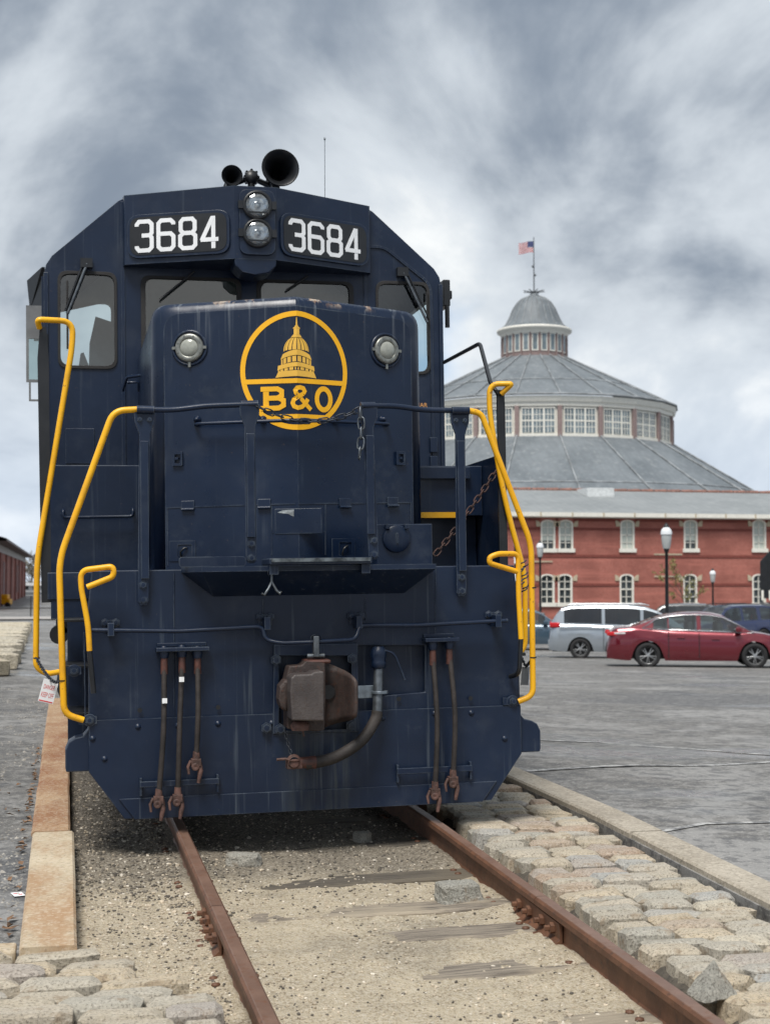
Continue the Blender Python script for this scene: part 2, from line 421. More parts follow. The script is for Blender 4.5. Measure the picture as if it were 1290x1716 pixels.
def asphalt():
    t = NT('worn_asphalt')
    big = t.noise(0.13, 8, 0.66, t.co((1, 1.2, 1)), 0.8); mid = t.noise(0.9, 6, 0.65); fine = t.noise(42, 4, 0.75); agg = t.vor(90)
    streak = t.noise(0.42, 10, 0.70, t.co((0.9, 1.1, 1)), 0.7)
    c = t.mix(t.rng(mid, 0.3, 0.72), (0.100, 0.096, 0.090), (0.155, 0.149, 0.140))
    c = t.mix(t.mth('MULTIPLY', t.rng(streak, 0.49, 0.58), 0.9), c, (0.235, 0.23, 0.222))
    c = t.mix(t.mth('MULTIPLY', t.rng(big, 0.52, 0.60), 0.6), c, (0.052, 0.055, 0.062))
    c = t.mix(t.mth('MULTIPLY', t.rng(fine, 0.52, 0.62), 0.6), c, (0.36, 0.35, 0.33))
    wv = t.nd('ShaderNodeVectorMath', operation='ADD'); nz = t.nd('ShaderNodeTexNoise'); t.L.new(t.co(), nz.inputs['Vector']); nz.inputs['Scale'].default_value = 1.4; nz.inputs['Detail'].default_value = 5
    t.L.new(t.co(), wv.inputs[0]); t.L.new(nz.outputs['Color'], wv.inputs[1]); crack = t.vor(0.42, wv.outputs[0], 'DISTANCE_TO_EDGE')
    sp8 = t.noise(7.5, 8, 0.78); c = t.mix(t.mth('MULTIPLY', t.rng(sp8, 0.51, 0.58), 0.6), c, (0.055, 0.057, 0.062)); c = t.mix(t.mth('MULTIPLY', t.rng(sp8, 0.48, 0.41), 0.55), c, (0.27, 0.265, 0.255))
    cr = t.mth('MULTIPLY', t.mth('SUBTRACT', 1.0, t.rng(crack, 0.003, 0.014)), t.rng(mid, 0.50, 0.56))
    c = t.mix(t.mth('MULTIPLY', cr, 0.5), c, (0.022, 0.022, 0.024))
    wet = t.rng(t.noise(0.2, 5, 0.6, t.co((0.8, 1.2, 1), loc=(3, 1, 0))), 0.55, 0.64)
    rough = t.mth('SUBTRACT', 0.72, t.mth('MULTIPLY', wet, 0.50))
    t.bump(t.mth('ADD', fine, t.mth('MULTIPLY', agg, 0.6)), 0.35, 0.006)
    return t.out(c, rough)
M_asphalt = asphalt()
xs = sorted(set([-400, -250, -160, -100, -60, -40, -25, -15, -10, -6, -4, -3, -2, -1.2, -0.6, -0.2, -0.061, -0.059, 1, 2, 3.169, 3.171, 3.5, 4, 5, 6, 8, 10, 13, 17, 22, 30, 40, 55, 75, 100, 150, 220, 320, 450, 600]))
ys = sorted(set([-60, -30, -15, -8, -4, 0, 2, 4, 5, 6.119, 6.121, 7, 8.3, 9, 10, 12, 14, 17, 20, 25, 30, 35, 40, 46, 52, 59.9, 60.1, 70, 80, 92, 105, 120, 140, 170, 220, 300, 450, 700, 1100, 1600]))
mb = MB(); nx = len(xs)
mb.add([(x, y, G(x, y) + trough(x, y)) for y in ys for x in xs],
       [(j * nx + i, j * nx + i + 1, (j + 1) * nx + i + 1, (j + 1) * nx + i) for j in range(len(ys) - 1) for i in range(nx - 1)])
tag(mb.build('ground', M_asphalt), 'worn grey asphalt of the yard and parking lot', kind='structure')

# track bed of sand and fine gravel
def track_bed_mat():
    t = NT('sand_and_fine_gravel')
    big = t.noise(1.3, 5, 0.6); mid = t.noise(7, 5, 0.65); fine = t.noise(60, 4, 0.8); grain = t.vor(100, out='Color')
    c = t.mix(t.rng(mid, 0.3, 0.7), (0.33, 0.272, 0.185), (0.46, 0.385, 0.268))
    c = t.mix(t.mth('MULTIPLY', t.rng(fine, 0.42, 0.64), 0.7), c, (0.52, 0.465, 0.37))
    c = t.mix(t.mth('MULTIPLY', t.rng(fine, 0.46, 0.36), 0.7), c, (0.12, 0.095, 0.07))
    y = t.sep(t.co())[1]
    soot_shade = t.rng(t.mth('ADD', t.mth('MULTIPLY', t.mth('SUBTRACT', big, 0.5), 1.6), y), 7.25, 8.1)   # soot and painted-in shade, towards and under the engine end
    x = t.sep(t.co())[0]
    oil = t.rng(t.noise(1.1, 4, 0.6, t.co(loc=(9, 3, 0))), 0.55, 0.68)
    c = t.mix(t.mth('MULTIPLY', t.rng(y, 8.3, 9.2), 0.75), c, (0.06, 0.052, 0.044))  # more soot and painted shade beneath the engine
    c = t.mix(t.mth('MULTIPLY', t.mth('MAXIMUM', soot_shade, t.mth('MULTIPLY', oil, 0.5)), 0.72), c, t.mix(t.rng(fine, 0.4, 0.6), (0.045, 0.04, 0.034), (0.15, 0.13, 0.105)))
    sp = t.sep(grain)[0]
    c = t.mix(t.mth('MULTIPLY', t.rng(sp, 0.75, 0.9), 0.4), c, (0.55, 0.50, 0.42))
    t.bump(t.mth('ADD', fine, t.mth('MULTIPLY', t.vor(110), 0.8)), 0.8, 0.012)
    return t.out(c, 0.9)
M_bed = track_bed_mat()
BX0, BX1, BY0, BY1 = 0.03, 3.17, 2.5, 13.0
def bed_z(X, Y):
    z = zs(Y) - 0.155 + 0.016 * (noise.noise((X * 1.7, Y * 1.7, 3)) + 0.5 * noise.noise((X * 6, Y * 6, 1)))
    z += 0.006 * noise.noise((X * 22, Y * 22, 5))
    for xr in (0.665, 2.17): z += 0.02 * math.exp(-((X - xr) / 0.16) ** 2)
    z += 0.03 * sstep(2.28, 2.4, X)                         # banked up under the setts
    if X < 0.5: z += 0.02 * sstep(0.5, 0.1, X)
    return z
nxx, nyy = 150, 400
mb = MB()
V = []
for j in range(nyy + 1):
    Y = BY0 + (BY1 - BY0) * j / nyy
    for i in range(nxx + 1):
        X = BX0 + (BX1 - BX0) * i / nxx
        V.append((X, Y, bed_z(X, Y)))
mb.add(V, [(j * (nxx + 1) + i, j * (nxx + 1) + i + 1, (j + 1) * (nxx + 1) + i + 1, (j + 1) * (nxx + 1) + i) for j in range(nyy) for i in range(nxx)], True)
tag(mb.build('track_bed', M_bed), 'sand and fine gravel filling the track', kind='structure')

def stone_mat(name, cols, bump=0.6):
    t = NT(name); r = t.rnd(); of = t.nd('ShaderNodeVectorMath', operation='ADD'); t.L.new(t.co((1, .6, .5)), of.inputs[0]); sc0 = t.nd('ShaderNodeVectorMath', operation='SCALE'); sc0.inputs[0].default_value = (31, 17, 23); t.L.new(r, sc0.inputs['Scale']); t.L.new(sc0.outputs[0], of.inputs[1]); ov = of.outputs[0]; n = t.noise(4.5, 7, 0.7, ov); f = t.noise(24, 5, 0.75, ov)
    c = t.ramp(r, cols)
    c = t.mix(t.mth('MULTIPLY', t.rng(n, 0.4, 0.66), 0.7), c, t.mix(0.5, c, (0.47, 0.43, 0.36)))
    c = t.mix(t.mth('MULTIPLY', t.rng(f, 0.52, 0.61), 0.72), c, (0.11, 0.098, 0.085))
    c = t.mix(t.mth('MULTIPLY', t.rng(f, 0.47, 0.36), 0.5), c, (0.68, 0.64, 0.57))
    c = t.mix(t.mth('MULTIPLY', t.rng(t.noise(2.6, 5, 0.65, ov), 0.54, 0.66), 0.55), c, (0.28, 0.20, 0.125))
    t.bump(t.mth('ADD', t.mth('MULTIPLY', n, 2.4), f), bump, 0.03)
    return t.out(c, 0.82)
M_sett = stone_mat('granite_sett', [(0.0, (0.49, 0.45, 0.37)), (0.25, (0.56, 0.46, 0.32)), (0.45, (0.42, 0.405, 0.35)), (0.6, (0.58, 0.49, 0.36)), (0.75, (0.42, 0.425, 0.41)), (0.9, (0.44, 0.32, 0.23)), (1.0, (0.60, 0.545, 0.43))])
M_pebble = stone_mat('pebbles', [(0.0, (0.36, 0.31, 0.24)), (1.0, (0.36, 0.31, 0.24))], 0.2)

def stone_mesh(name, seed, rough=0.10, k=0.72, mat=None):
    """a chipped, chamfered block inside the unit box: 48 triangles"""
    bm = bmesh.new(); bmesh.ops.create_cube(bm, size=1.0)
    bmesh.ops.bevel(bm, geom=bm.edges[:], offset=0.13, offset_type='OFFSET', segments=1, affect='EDGES')
    top = max(bm.faces, key=lambda f: f.calc_center_median().z * (1 if f.calc_area() > .3 else 0))
    bmesh.ops.poke(bm, faces=[top])
    rnd = random.Random(seed * 13 + 5)
    for v in bm.verts:
        c = v.co; s0 = seed * 7.1
        c += noise.noise_vector((c.x * 1.2 + s0, c.y * 1.2 + seed, c.z * 1.2)) * rough * .7
        c += Vector((rnd.gauss(0, .020), rnd.gauss(0, .032), rnd.gauss(0, .024)))
        if abs(c.x) < .2 and abs(c.y) < .2: c.z += .03
    me = bpy.data.meshes.new(name); bm.to_mesh(me); bm.free()
    for p in me.polygons: p.use_smooth = True
    me.shade_smooth() if hasattr(me, 'shade_smooth') else None
    me.materials.append(mat or M_sett)
    if hasattr(me, 'set_sharp_from_angle'): me.set_sharp_from_angle(angle=R(24))
    return me
SETT = [stone_mesh('sett', i) for i in range(14)]

# setts: the strip between the right rail and the kerb, and the crossing at the lower left
n_sett = 0
def sett(parent, x, y, z, lx, ly, lz, rz=0, tilt=0.03):
    o = bpy.data.objects.new('sett', random.choice(SETT)); COL.objects.link(o); o.parent = parent
    o.location = (x, y, z - lz / 2); o.scale = (lx, ly, lz)
    o.rotation_euler = (random.gauss(0, tilt), random.gauss(0, tilt), rz + random.gauss(0, 0.045) + random.choice((0, math.pi)))
    global n_sett; n_sett += 1
    return o
def sand_sheet(name, x0, x1, y0, y1, fz, mat, label):
    m = MB(); a, b = 40, 80; V = []
    for j in range(b + 1):
        for i in range(a + 1):
            X = x0 + (x1 - x0) * i / a; Y = y0 + (y1 - y0) * j / b
            V.append((X, Y, fz(X, Y) + 0.008 * noise.noise((X * 8, Y * 8, 2))))
    m.add(V, [(j * (a + 1) + i, j * (a + 1) + i + 1, (j + 1) * (a + 1) + i + 1, (j + 1) * (a + 1) + i) for j in range(b) for i in range(a)], True)
    return tag(m.build(name, mat), label, kind='structure')
M_grit = rusty('joint_grit', (0.06, 0.053, 0.043), (0.11, 0.095, 0.075), (0.035, 0.031, 0.027), 0.9, 10, 0.7)
strip = sand_sheet('sett_strip', 2.30, 3.17, 3.2, 12.8, lambda X, Y: zs(Y) - 0.090 - 0.08 * sstep(2.42, 2.32, X), M_grit, 'strip of granite setts between the right rail and the kerb')
Y = 3.9
while Y < 12.2:
    x = 2.325 + random.uniform(0, 0.10); dy = random.uniform(0.108, 0.138)
    while x < 3.06:
        lx = random.uniform(0.20, 0.31)
        if x + lx > 3.15: lx = 3.15 - x
        if lx > 0.09:
            dz = random.gauss(0, 0.008)
            sett(strip, x + lx / 2, Y + random.gauss(0, 0.008) - (x - 2.4) * 0.12, zs(Y) - 0.035 + dz, lx * .985, dy * .97, 0.13)
        x += lx + 0.012
    Y += dy + 0.006
def cross_r(Y): return 0.565 - max(0, Y - 5.5) * 0.62
cross = sand_sheet('sett_crossing', -1.6, 0.585, 3.4, 6.10, lambda X, Y: zs(Y) - 0.088 - 0.11 * sstep(cross_r(Y) - .05, cross_r(Y) + .02, X), M_grit, 'crossing of granite setts left of the left rail')
Y = 3.9; row = 0
while Y < 6.06:
    x = -1.55 + random.uniform(0, 0.2); dy = random.uniform(0.112, 0.142); row += 1
    right = cross_r(Y) + random.uniform(-0.03, 0.02)
    while x < right - 0.1:
        lx = random.uniform(0.25, 0.38)
        if x + lx > right: lx = right - x
        if lx > 0.12:
            sett(cross, x + lx / 2, Y + random.gauss(0, 0.01) - x * 0.12, zs(Y) - 0.036 + random.gauss(0, 0.009), lx * .985, dy * .97, 0.14)
        x += lx + 0.012
    Y += dy + 0.006

def concrete(name, a, b, stain, amt=0.5):
    t = NT(name); n = t.noise(1.6, 6, 0.65); f = t.noise(38, 6, 0.8); ag = t.vor(70, out='Color')
    c = t.mix(t.rng(n, 0.3, 0.7), a, b)
    c = t.mix(t.mth('MULTIPLY', t.rng(f, 0.5, 0.62), 0.6), c, tuple(q * 0.42 for q in a))
    c = t.mix(t.mth('MULTIPLY', t.rng(t.noise(0.9, 6, 0.7, t.co((2, 0.7, 1), loc=(2, 5, 0))), 0.40, 0.62), amt), c, stain)
    c = t.mix(t.mth('MULTIPLY', t.rng(t.sep(ag)[0], 0.6, 0.9), 0.3), c, (0.62, 0.55, 0.45))
    t.bump(t.mth('ADD', f, t.mth('MULTIPLY', n, 1.5)), 0.5, 0.006); return t.out(c, 0.85)
M_conc = concrete('weathered_concrete', (0.31, 0.272, 0.215), (0.42, 0.375, 0.305), (0.21, 0.185, 0.15), 0.5)
M_rconc = concrete('rust_stained_concrete', (0.42, 0.345, 0.24), (0.52, 0.435, 0.31), (0.31, 0.165, 0.07), 0.75)
M_rconc2 = concrete('rust_streaked_steel', (0.31, 0.175, 0.09), (0.42, 0.29, 0.175), (0.23, 0.095, 0.038), 0.9)
def strip_box(mb, xa, xb, y0, y1, ztop, h, n=8, jx=0.004):
    """a long bar that follows the slope of the track"""
    rings = []
    for i in range(n + 1):
        Y = y0 + (y1 - y0) * i / n; z = zs(Y) + ztop; o = jx * noise.noise((Y * 2.1, 1, 1))
        b = 0.012
        rings.append([(xa + o, Y, z - h), (xa + o, Y, z - b), (xa + o + b, Y, z), (xb + o - b, Y, z), (xb + o, Y, z - b), (xb + o, Y, z - h)])
    return mb.loft(rings, True, True, True, False)
# kerb between setts and parking lot, in cast lengths
kerb = tag(bpy.data.objects.new('kerb', None), 'weathered concrete kerb along the parking lot', 'kerb'); COL.objects.link(kerb)
y = 3.0
while y < 20:
    strip_box(MB(), 3.175 + random.gauss(0, .004), 3.385, y, y + 2.36, 0.008 + random.gauss(0, 0.003), 0.25, 10).build('kerb_stone', M_conc, kerb)
    y += 2.372
# rust-stained wall cap left of the track
wall = tag(bpy.data.objects.new('track_wall', None), 'rust stained concrete wall cap running beside the left of the track', 'wall'); COL.objects.link(wall)
strip_box(MB(), -0.175, 0.058, 6.10, 8.55, -0.018, 0.3, 14, 0.006).build('cap_stone', M_rconc, wall)
strip_box(MB(), -0.185, 0.036, 8.562, 12.3, -0.016, 0.3, 14, 0.006).build('cap_stone', M_rconc2, wall)
strip_box(MB(), -0.19, 0.040, 12.31, 18, -0.016, 0.3, 14, 0.006).build('cap_stone', M_rconc2, wall)
mb = MB(); mb.bb(-1.4, -0.187, 6.105, 6.245, zs(6.1) - 0.3, zs(6.1) - 0.028); mb.build('end_stone', M_rconc, wall, 0.012)

# rails
RP = [(-0.07, -0.168), (0.07, -0.168), (0.07, -0.158), (0.02, -0.143), (0.009, -0.13), (0.009, -0.05), (0.02, -0.040), (0.036, -0.034), (0.036, -0.010), (0.026, 0.0), (-0.026, 0.0), (-0.036, -0.010), (-0.036, -0.034), (-0.02, -0.040), (-0.009, -0.05), (-0.009, -0.13), (-0.02, -0.143), (-0.07, -0.158)]
def rail_x(xc, Y): return xc + 0.0105 * (8.3 - min(Y, 8.3))
def make_rail(xc, label, joint, side):
    t = thing('rail', label, 'rail', (xc, 0, 0), group='rails of the track')
    for (a, b) in ((2.5, joint - 0.003), (joint + 0.003, 17.0)):
        body = MB(); cap = MB(); n = 30
        R_ = []; C_ = []
        for i in range(n + 1):
            Y = a + (b - a) * i / n; x = rail_x(0, Y); z = zs(Y)
            R_.append([(p[0] + x, Y, p[1] + z) for p in RP])
            C_.append([(q + x, Y, z + h) for q, h in ((-0.0265, -0.0004), (-0.024, 0.0022), (0.024, 0.0022), (0.0265, -0.0004))])
        body.loft(R_, True, True, True, False)
        bo = body.build('rail_length', M_rail, t)
        cap.loft(C_, False, smooth=False); cap.build('running_surface', M_railtop, bo)
    for sd in (-1, 1):                                  # joint bars with bolts
        x = rail_x(0, joint); z = zs(joint); m = MB()
        pr = [(sd * 0.012, -0.045), (sd * 0.03, -0.042), (sd * 0.028, -0.06), (sd * 0.022, -0.115), (sd * 0.05, -0.138), (sd * 0.075, -0.142), (sd * 0.075, -0.150), (sd * 0.012, -0.135)]
        if sd < 0: pr = pr[::-1]
        m.loft([[(p[0] + x, joint - 0.32, p[1] + z - 0.007) for p in pr], [(p[0] + x, joint + 0.32, p[1] + z + 0.007) for p in pr]], True, True, True, False)
        jb = m.build('joint_bar', M_rail, t)
        for k in (-0.24, -0.09, 0.09, 0.24):
            m = MB(); c = (x + sd * 0.024, joint + k, z - 0.085)
            m.lathe([(0.026, 0), (0.026, 0.022), (0.013, 0.022), (0.013, 0.045), (0, 0.046)], c, (sd, 0, 0), 6, smooth=False); m.build('bolt', M_rail, jb)
    return t
rail_l = make_rail(0.665, 'slim rusty brown rail running beneath the left half of the locomotive', 6.55, 1)
rail_r = make_rail(2.17, 'rusty brown rail beside the granite setts', 6.42, -1)

# sleepers, half buried
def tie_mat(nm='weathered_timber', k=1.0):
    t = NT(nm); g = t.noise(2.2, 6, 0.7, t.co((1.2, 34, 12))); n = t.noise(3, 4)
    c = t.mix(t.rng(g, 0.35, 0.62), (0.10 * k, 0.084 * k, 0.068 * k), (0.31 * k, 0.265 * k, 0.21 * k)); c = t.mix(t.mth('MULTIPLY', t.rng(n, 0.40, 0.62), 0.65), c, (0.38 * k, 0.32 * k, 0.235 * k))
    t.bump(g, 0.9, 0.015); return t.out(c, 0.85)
M_tie = tie_mat(); M_tie2 = tie_mat('dark_timber', 0.42)  # second one: same timber, darker, for the sleepers nearer the engine
ties = []
for i, yy in enumerate([atZ(650, y_, -0.20).y for y_ in (1730, 1632, 1573, 1530, 1482, 1428, 1385)]):
    lab = ['grey wooden sleeper at the bottom edge, almost wholly buried in sand', 'grey sleeper half buried in sand, nearest one showing by the right rail', 'weathered grey sleeper, second from the viewer by the right rail', 'grey cracked sleeper just in front of the loose stone block', 'dark grooved sleeper just behind the loose stone block', 'dark sleeper in the shade ahead of the locomotive', 'dark sleeper under the locomotive pilot'][i]
    m = MB(); a, b = 0.15, 2.44; rings = []
    for k in range(25):
        x = a + (b - a) * k / 24
        zt = zs(yy) - 0.152 + 0.026 * (x - 1.85) + (0.012 if i in (3, 4) else 0.006) + 0.012 * noise.noise((x * 1.6, yy * 3, 6)) + 0.004 * noise.noise((x * 3, yy, 0))
        w = 0.11 + 0.008 * noise.noise((x * 2.4, yy, 4)); w2 = 0.11 + 0.008 * noise.noise((x * 2.4, yy, 9))
        rings.append([(x, yy - w, zt - 0.14), (x, yy - w, zt - 0.012), (x, yy - w + 0.018, zt), (x, yy, zt + 0.003 * noise.noise((x * 5, yy, 2))), (x, yy + w2 - 0.018, zt), (x, yy + w2, zt - 0.012), (x, yy + w2, zt - 0.14)])
    m.loft(rings, True, True, True, False)
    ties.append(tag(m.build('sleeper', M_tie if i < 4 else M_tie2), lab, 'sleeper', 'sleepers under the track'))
    for xr in (0.665, 2.17):                             # tie plates and spikes
        x = rail_x(xr, yy); m = MB(); m.bb(x - 0.15, x + 0.15, yy - 0.09, yy + 0.09, zs(yy) - 0.185, zs(yy) - 0.165); tp = m.build('tie_plate', M_rail, ties[-1], 0.004)
        for sx, sy in ((-0.085, 0.05), (-0.085, -0.045), (0.085, 0.05)):
            m = MB(); p = (x + sx, yy + sy, zs(yy) - 0.17)
            m.cyl(p, (p[0], p[1], p[2] + 0.03), 0.008, n=6); m.lathe([(0.011, 0.026), (0.019, 0.03), (0.018, 0.038), (0.0, 0.043)], p, (0, 0, 1), 8); m.build('spike', M_rail, tp)

# loose pebbles: too many to count
def pebbles():
    rnd = random.Random(3); base = []
    for k in range(8):
        bm = bmesh.new(); bmesh.ops.create_icosphere(bm, subdivisions=1, radius=1.0)
        vs = [v.co * (0.75 + 0.5 * rnd.random()) for v in bm.verts]; fs = [tuple(v.index for v in f.verts) for f in bm.faces]; bm.free(); base.append((vs, fs))
    lists = ([], [], [])
    V = [[], [], []]; Fc = [[], [], []]
    for i in range(17000):
        Y = 4.3 + 7.2 * rnd.random() ** 1.25; zone = rnd.random()
        if zone < 0.50: X = rnd.uniform(0.06, 2.45)
        elif zone < 0.66: X = rnd.gauss(0.665, 0.14)
        elif zone < 0.82: X = rnd.gauss(2.28, 0.05)
        else: X = rnd.uniform(0.06, 0.62)
        if not 0.06 < X < 2.40: continue
        if noise.noise((X * 1.5, Y * 1.5, 8)) < -0.12 and zone < 0.5 and Y < 7: continue
        if abs(X - rail_x(0.665, Y)) < 0.045 or abs(X - rail_x(2.17, Y)) < 0.045: continue
        if X < 0.57 and Y < 5.6: continue
        s = min(0.022, 0.0022 + 0.0042 * rnd.random() + 0.005 * rnd.expovariate(4.5)) * (1.4 if Y > 7 and rnd.random() < .3 else 1.0)
        k = 2 if rnd.random() < 0.12 else (1 if rnd.random() < (0.30 if Y < 7.3 else 0.75) else 0)
        vs, fs = base[rnd.randrange(8)]; a = rnd.random() * 6.283; ca, sa = math.cos(a), math.sin(a); sx, sy, sz = s * rnd.uniform(0.8, 1.5), s * rnd.uniform(0.7, 1.1), s * rnd.uniform(0.5, 0.8)
        o = len(V[k]); z = bed_z(X, Y) + sz * 0.4
        V[k] += [(X + v.x * sx * ca - v.y * sy * sa, Y + v.x * sx * sa + v.y * sy * ca, z + v.z * sz) for v in vs]
        Fc[k] += [tuple(q + o for q in f) for f in fs]
    mats = (simple('pebble_tan', (0.40, 0.34, 0.26), 0.85, var=0.4, scale=9), simple('pebble_dark', (0.10, 0.088, 0.072), 0.85, var=0.5, scale=9), simple('pebble_pale', (0.55, 0.50, 0.42), 0.8, var=0.25, scale=9))
    for k in range(3):
        m = MB(); m.v = V[k]; m.f = Fc[k]; m.s = [False] * len(Fc[k])
        tag(m.build('pebbles', mats[k]), ['tan pebbles strewn over the sand of the track', 'dark gravel strewn along the rails', 'pale pebbles strewn over the sand of the track'][k], 'gravel', kind='stuff')
pebbles()
def rock_mesh(seed, point=False):
    bm = bmesh.new(); bmesh.ops.create_cube(bm, size=1.0); bmesh.ops.subdivide_edges(bm, edges=bm.edges[:], cuts=7, use_grid_fill=True)
    for v in bm.verts:
        c = v.co; k = (abs(c.x) ** 9 + abs(c.y) ** 9 + abs(c.z) ** 9) ** (1 / 9); c *= 0.5 / max(k, 1e-4) * max(abs(c.x), abs(c.y), abs(c.z)) * 2
        if point: s = 1.0 - 0.92 * (c.z + 0.5) ** 0.85; c.x = c.x * s + 0.12 * (c.z + .5); c.y *= s
        s0 = seed * 5.1
        c += noise.noise_vector((c.x * 1.4 + s0, c.y * 1.4, c.z * 1.4)) * 0.10 + noise.noise_vector((c.x * 5 + s0, c.y * 5, c.z * 5)) * 0.035 + noise.noise_vector((c.x * 13 + s0, c.y * 13, c.z * 13)) * 0.014
    me = bpy.data.meshes.new('loose_stone'); bm.to_mesh(me); bm.free(); me.materials.append(M_loose)
    return me
M_loose = stone_mat('loose_granite', [(0, (0.42, 0.41, 0.36)), (1, (0.48, 0.46, 0.40))], 0.8)
def loose_stone(px, py, Yd, lx, ly, lz, rz, label, seed, sink=0.02, tilt=(0, 0), point=False):
    me = rock_mesh(seed, point)
    p = atY(px, py, Yd)
    o = bpy.data.objects.new('loose_stone', me); COL.objects.link(o)
    o.location = (p.x, Yd, bed_z(p.x, Yd) + lz / 2 - sink); o.scale = (lx, ly, lz); o.rotation_euler = (tilt[0], tilt[1], rz)
    return tag(o, label, 'stone')
loose_stone(768, 1500, 7.0, 0.21, 0.16, 0.125, 0.12, 'squared grey granite block lying loose against the right rail', 31)
loose_stone(408, 1418, 8.02, 0.18, 0.12, 0.085, -0.25, 'small dark squared stone in the shade left between the rails', 32)
loose_stone(607, 1366, 8.55, 0.09, 0.09, 0.08, 0.4, 'small rounded stone under the pilot between the rails', 33)
o = loose_stone(1190, 1640, 4.98, 0.18, 0.15, 0.125, 0.3, 'pointed grey stone tipped up on the setts beside the right rail', 34, point=True); o.location.z = zs(4.98) + 0.03
def yard_grit():
    rnd = random.Random(12); m = MB(); oc = [Vector((1, 0, 0)), Vector((0, 1, 0)), Vector((-1, 0, 0)), Vector((0, -1, 0)), Vector((0, 0, .8))]
    for i in range(5200):
        Y = 6.3 + 14 * rnd.random() ** 1.6; X = -0.2 - 1.5 * rnd.random() ** 1.3
        if noise.noise((X * 2, Y * 1.2, 4)) < -.15: continue
        s = 0.003 + 0.005 * rnd.random() + (0.008 if rnd.random() < .04 else 0); z = G(X, Y); a = rnd.random() * 6.28
        m.add([(X + (v.x * math.cos(a) - v.y * math.sin(a)) * s * 1.4, Y + (v.x * math.sin(a) + v.y * math.cos(a)) * s, z + v.z * s * 1.2) for v in oc], [(0, 1, 4), (1, 2, 4), (2, 3, 4), (3, 0, 4)])
    tag(m.build('grit', simple('yard_grit', (0.25, 0.235, 0.21), 0.9, var=0.6, scale=14)), 'loose grit strewn on the asphalt left of the wall cap', 'gravel', kind='stuff')
yard_grit()
def leaf_bits():
    rnd = random.Random(5); m = MB()
    for i in range(90):
        Y = rnd.uniform(6.3, 13); X = -0.2 - abs(rnd.gauss(0, 0.03)) - (0.25 * rnd.random() if rnd.random() < .15 else 0); s = rnd.uniform(0.012, 0.035); a = rnd.random() * 6.28
        z = G(X, Y) + 0.006 + rnd.random() * 0.012; c, d = math.cos(a) * s, math.sin(a) * s
        m.add([(X - c, Y - d, z), (X + d * .5, Y - c * .5, z + rnd.random() * .02), (X + c, Y + d, z + rnd.random() * .015), (X - d * .5, Y + c * .5, z + rnd.random() * .02)], [(0, 1, 2), (0, 2, 3)])
    tag(m.build('dead_leaves', simple('dead_leaf', (0.17, 0.095, 0.05), 0.8, var=0.6, scale=12)), 'dead brown leaves drifted along the wall cap', 'leaves', kind='stuff')
leaf_bits()
# playing card on the asphalt
p = atZ(30, 1494, -0.05)
card = thing('playing_card', 'white playing card with red hearts lying on the asphalt at the left edge', 'card', (p.x, p.y, G(p.x, p.y) + 0.006), 0.25)
m = MB(); m.bb(-0.026, 0.026, -0.044, 0.044, 0, 0.0015); m.build('card_face', M_white, card)
for dx, dy in ((-0.009, 0.012), (0.010, -0.014)):
    m = MB(); hp = []
    for i in range(20):
        a = 2 * math.pi * i / 20; hp.append((0.0007 * 16 * math.sin(a) ** 3, 0.0007 * (13 * math.cos(a) - 5 * math.cos(2 * a) - 2 * math.cos(3 * a) - math.cos(4 * a))))
    m.add([(q[0] + dx, q[1] + dy, 0.0022) for q in hp], [tuple(range(20))[::-1]]); m.build('heart', M_red, card)

# worn painted lines and a drain in the lot
def worn_paint():
    t = NT('worn_white_line'); n = t.noise(9, 6, 0.7); c = t.mix(t.rng(n, 0.42, 0.58), (0.40, 0.40, 0.39), (0.13, 0.13, 0.132)); return t.out(c, 0.75)
M_line = worn_paint()
def lot_line(pts, w):
    m = MB(); V = []
    q = [atZ(px, py, -0.10) for px, py in pts]; pp = []
    for i in range(len(q) - 1):
        for k in range(12): pp.append(q[i].lerp(q[i + 1], k / 12))
    pp.append(q[-1])
    for i, p in enumerate(pp):
        d = (pp[min(i + 1, len(pp) - 1)] - pp[max(i - 1, 0)]); nn = Vector((-d.y, d.x, 0)).normalized() * w / 2
        for s_ in (1, -1): a_ = p + nn * s_; V.append((a_.x, a_.y, G(a_.x, a_.y) + 0.006))
    m.add(V, [(2 * i, 2 * i + 1, 2 * i + 3, 2 * i + 2) for i in range(len(pp) - 1)])
    return tag(m.build('road_marking', M_line), 'worn white line painted on the parking lot', kind='structure')
lot_line([(872, 1308), (950, 1300), (1060, 1288), (1180, 1284), (1330, 1270)], 0.09)
lot_line([(905, 1238), (1000, 1236), (1150, 1246), (1330, 1262)], 0.08)
lot_line([(1110, 1412), (1180, 1400), (1330, 1396)], 0.05)
# ================================================================ locomotive
LX, LY = 1.425, 8.3
ROLL = R(-0.85)                           # the track has a little cross-level: the engine leans left
loco = thing('diesel_locomotive', 'dark navy diesel locomotive with yellow handrails and number 3684, facing the viewer', 'locomotive', (LX, LY, 0))
loco.rotation_euler = (0, ROLL, 0)
LM = Matrix.Translation((LX, LY, 0)) @ Matrix.Rotation(ROLL, 4, 'Y'); LI = LM.inverted()
def P(px, py, d=0.0): return LI @ atY(px, py, LY + d)
def PX(px, py, d=0.0): p = P(px, py, d); return (p.x, p.z)
def LP(name, mb, mat, parent=None, bevel=0, seg=2): return mb.build(name, mat, parent or loco, bevel, seg=seg)

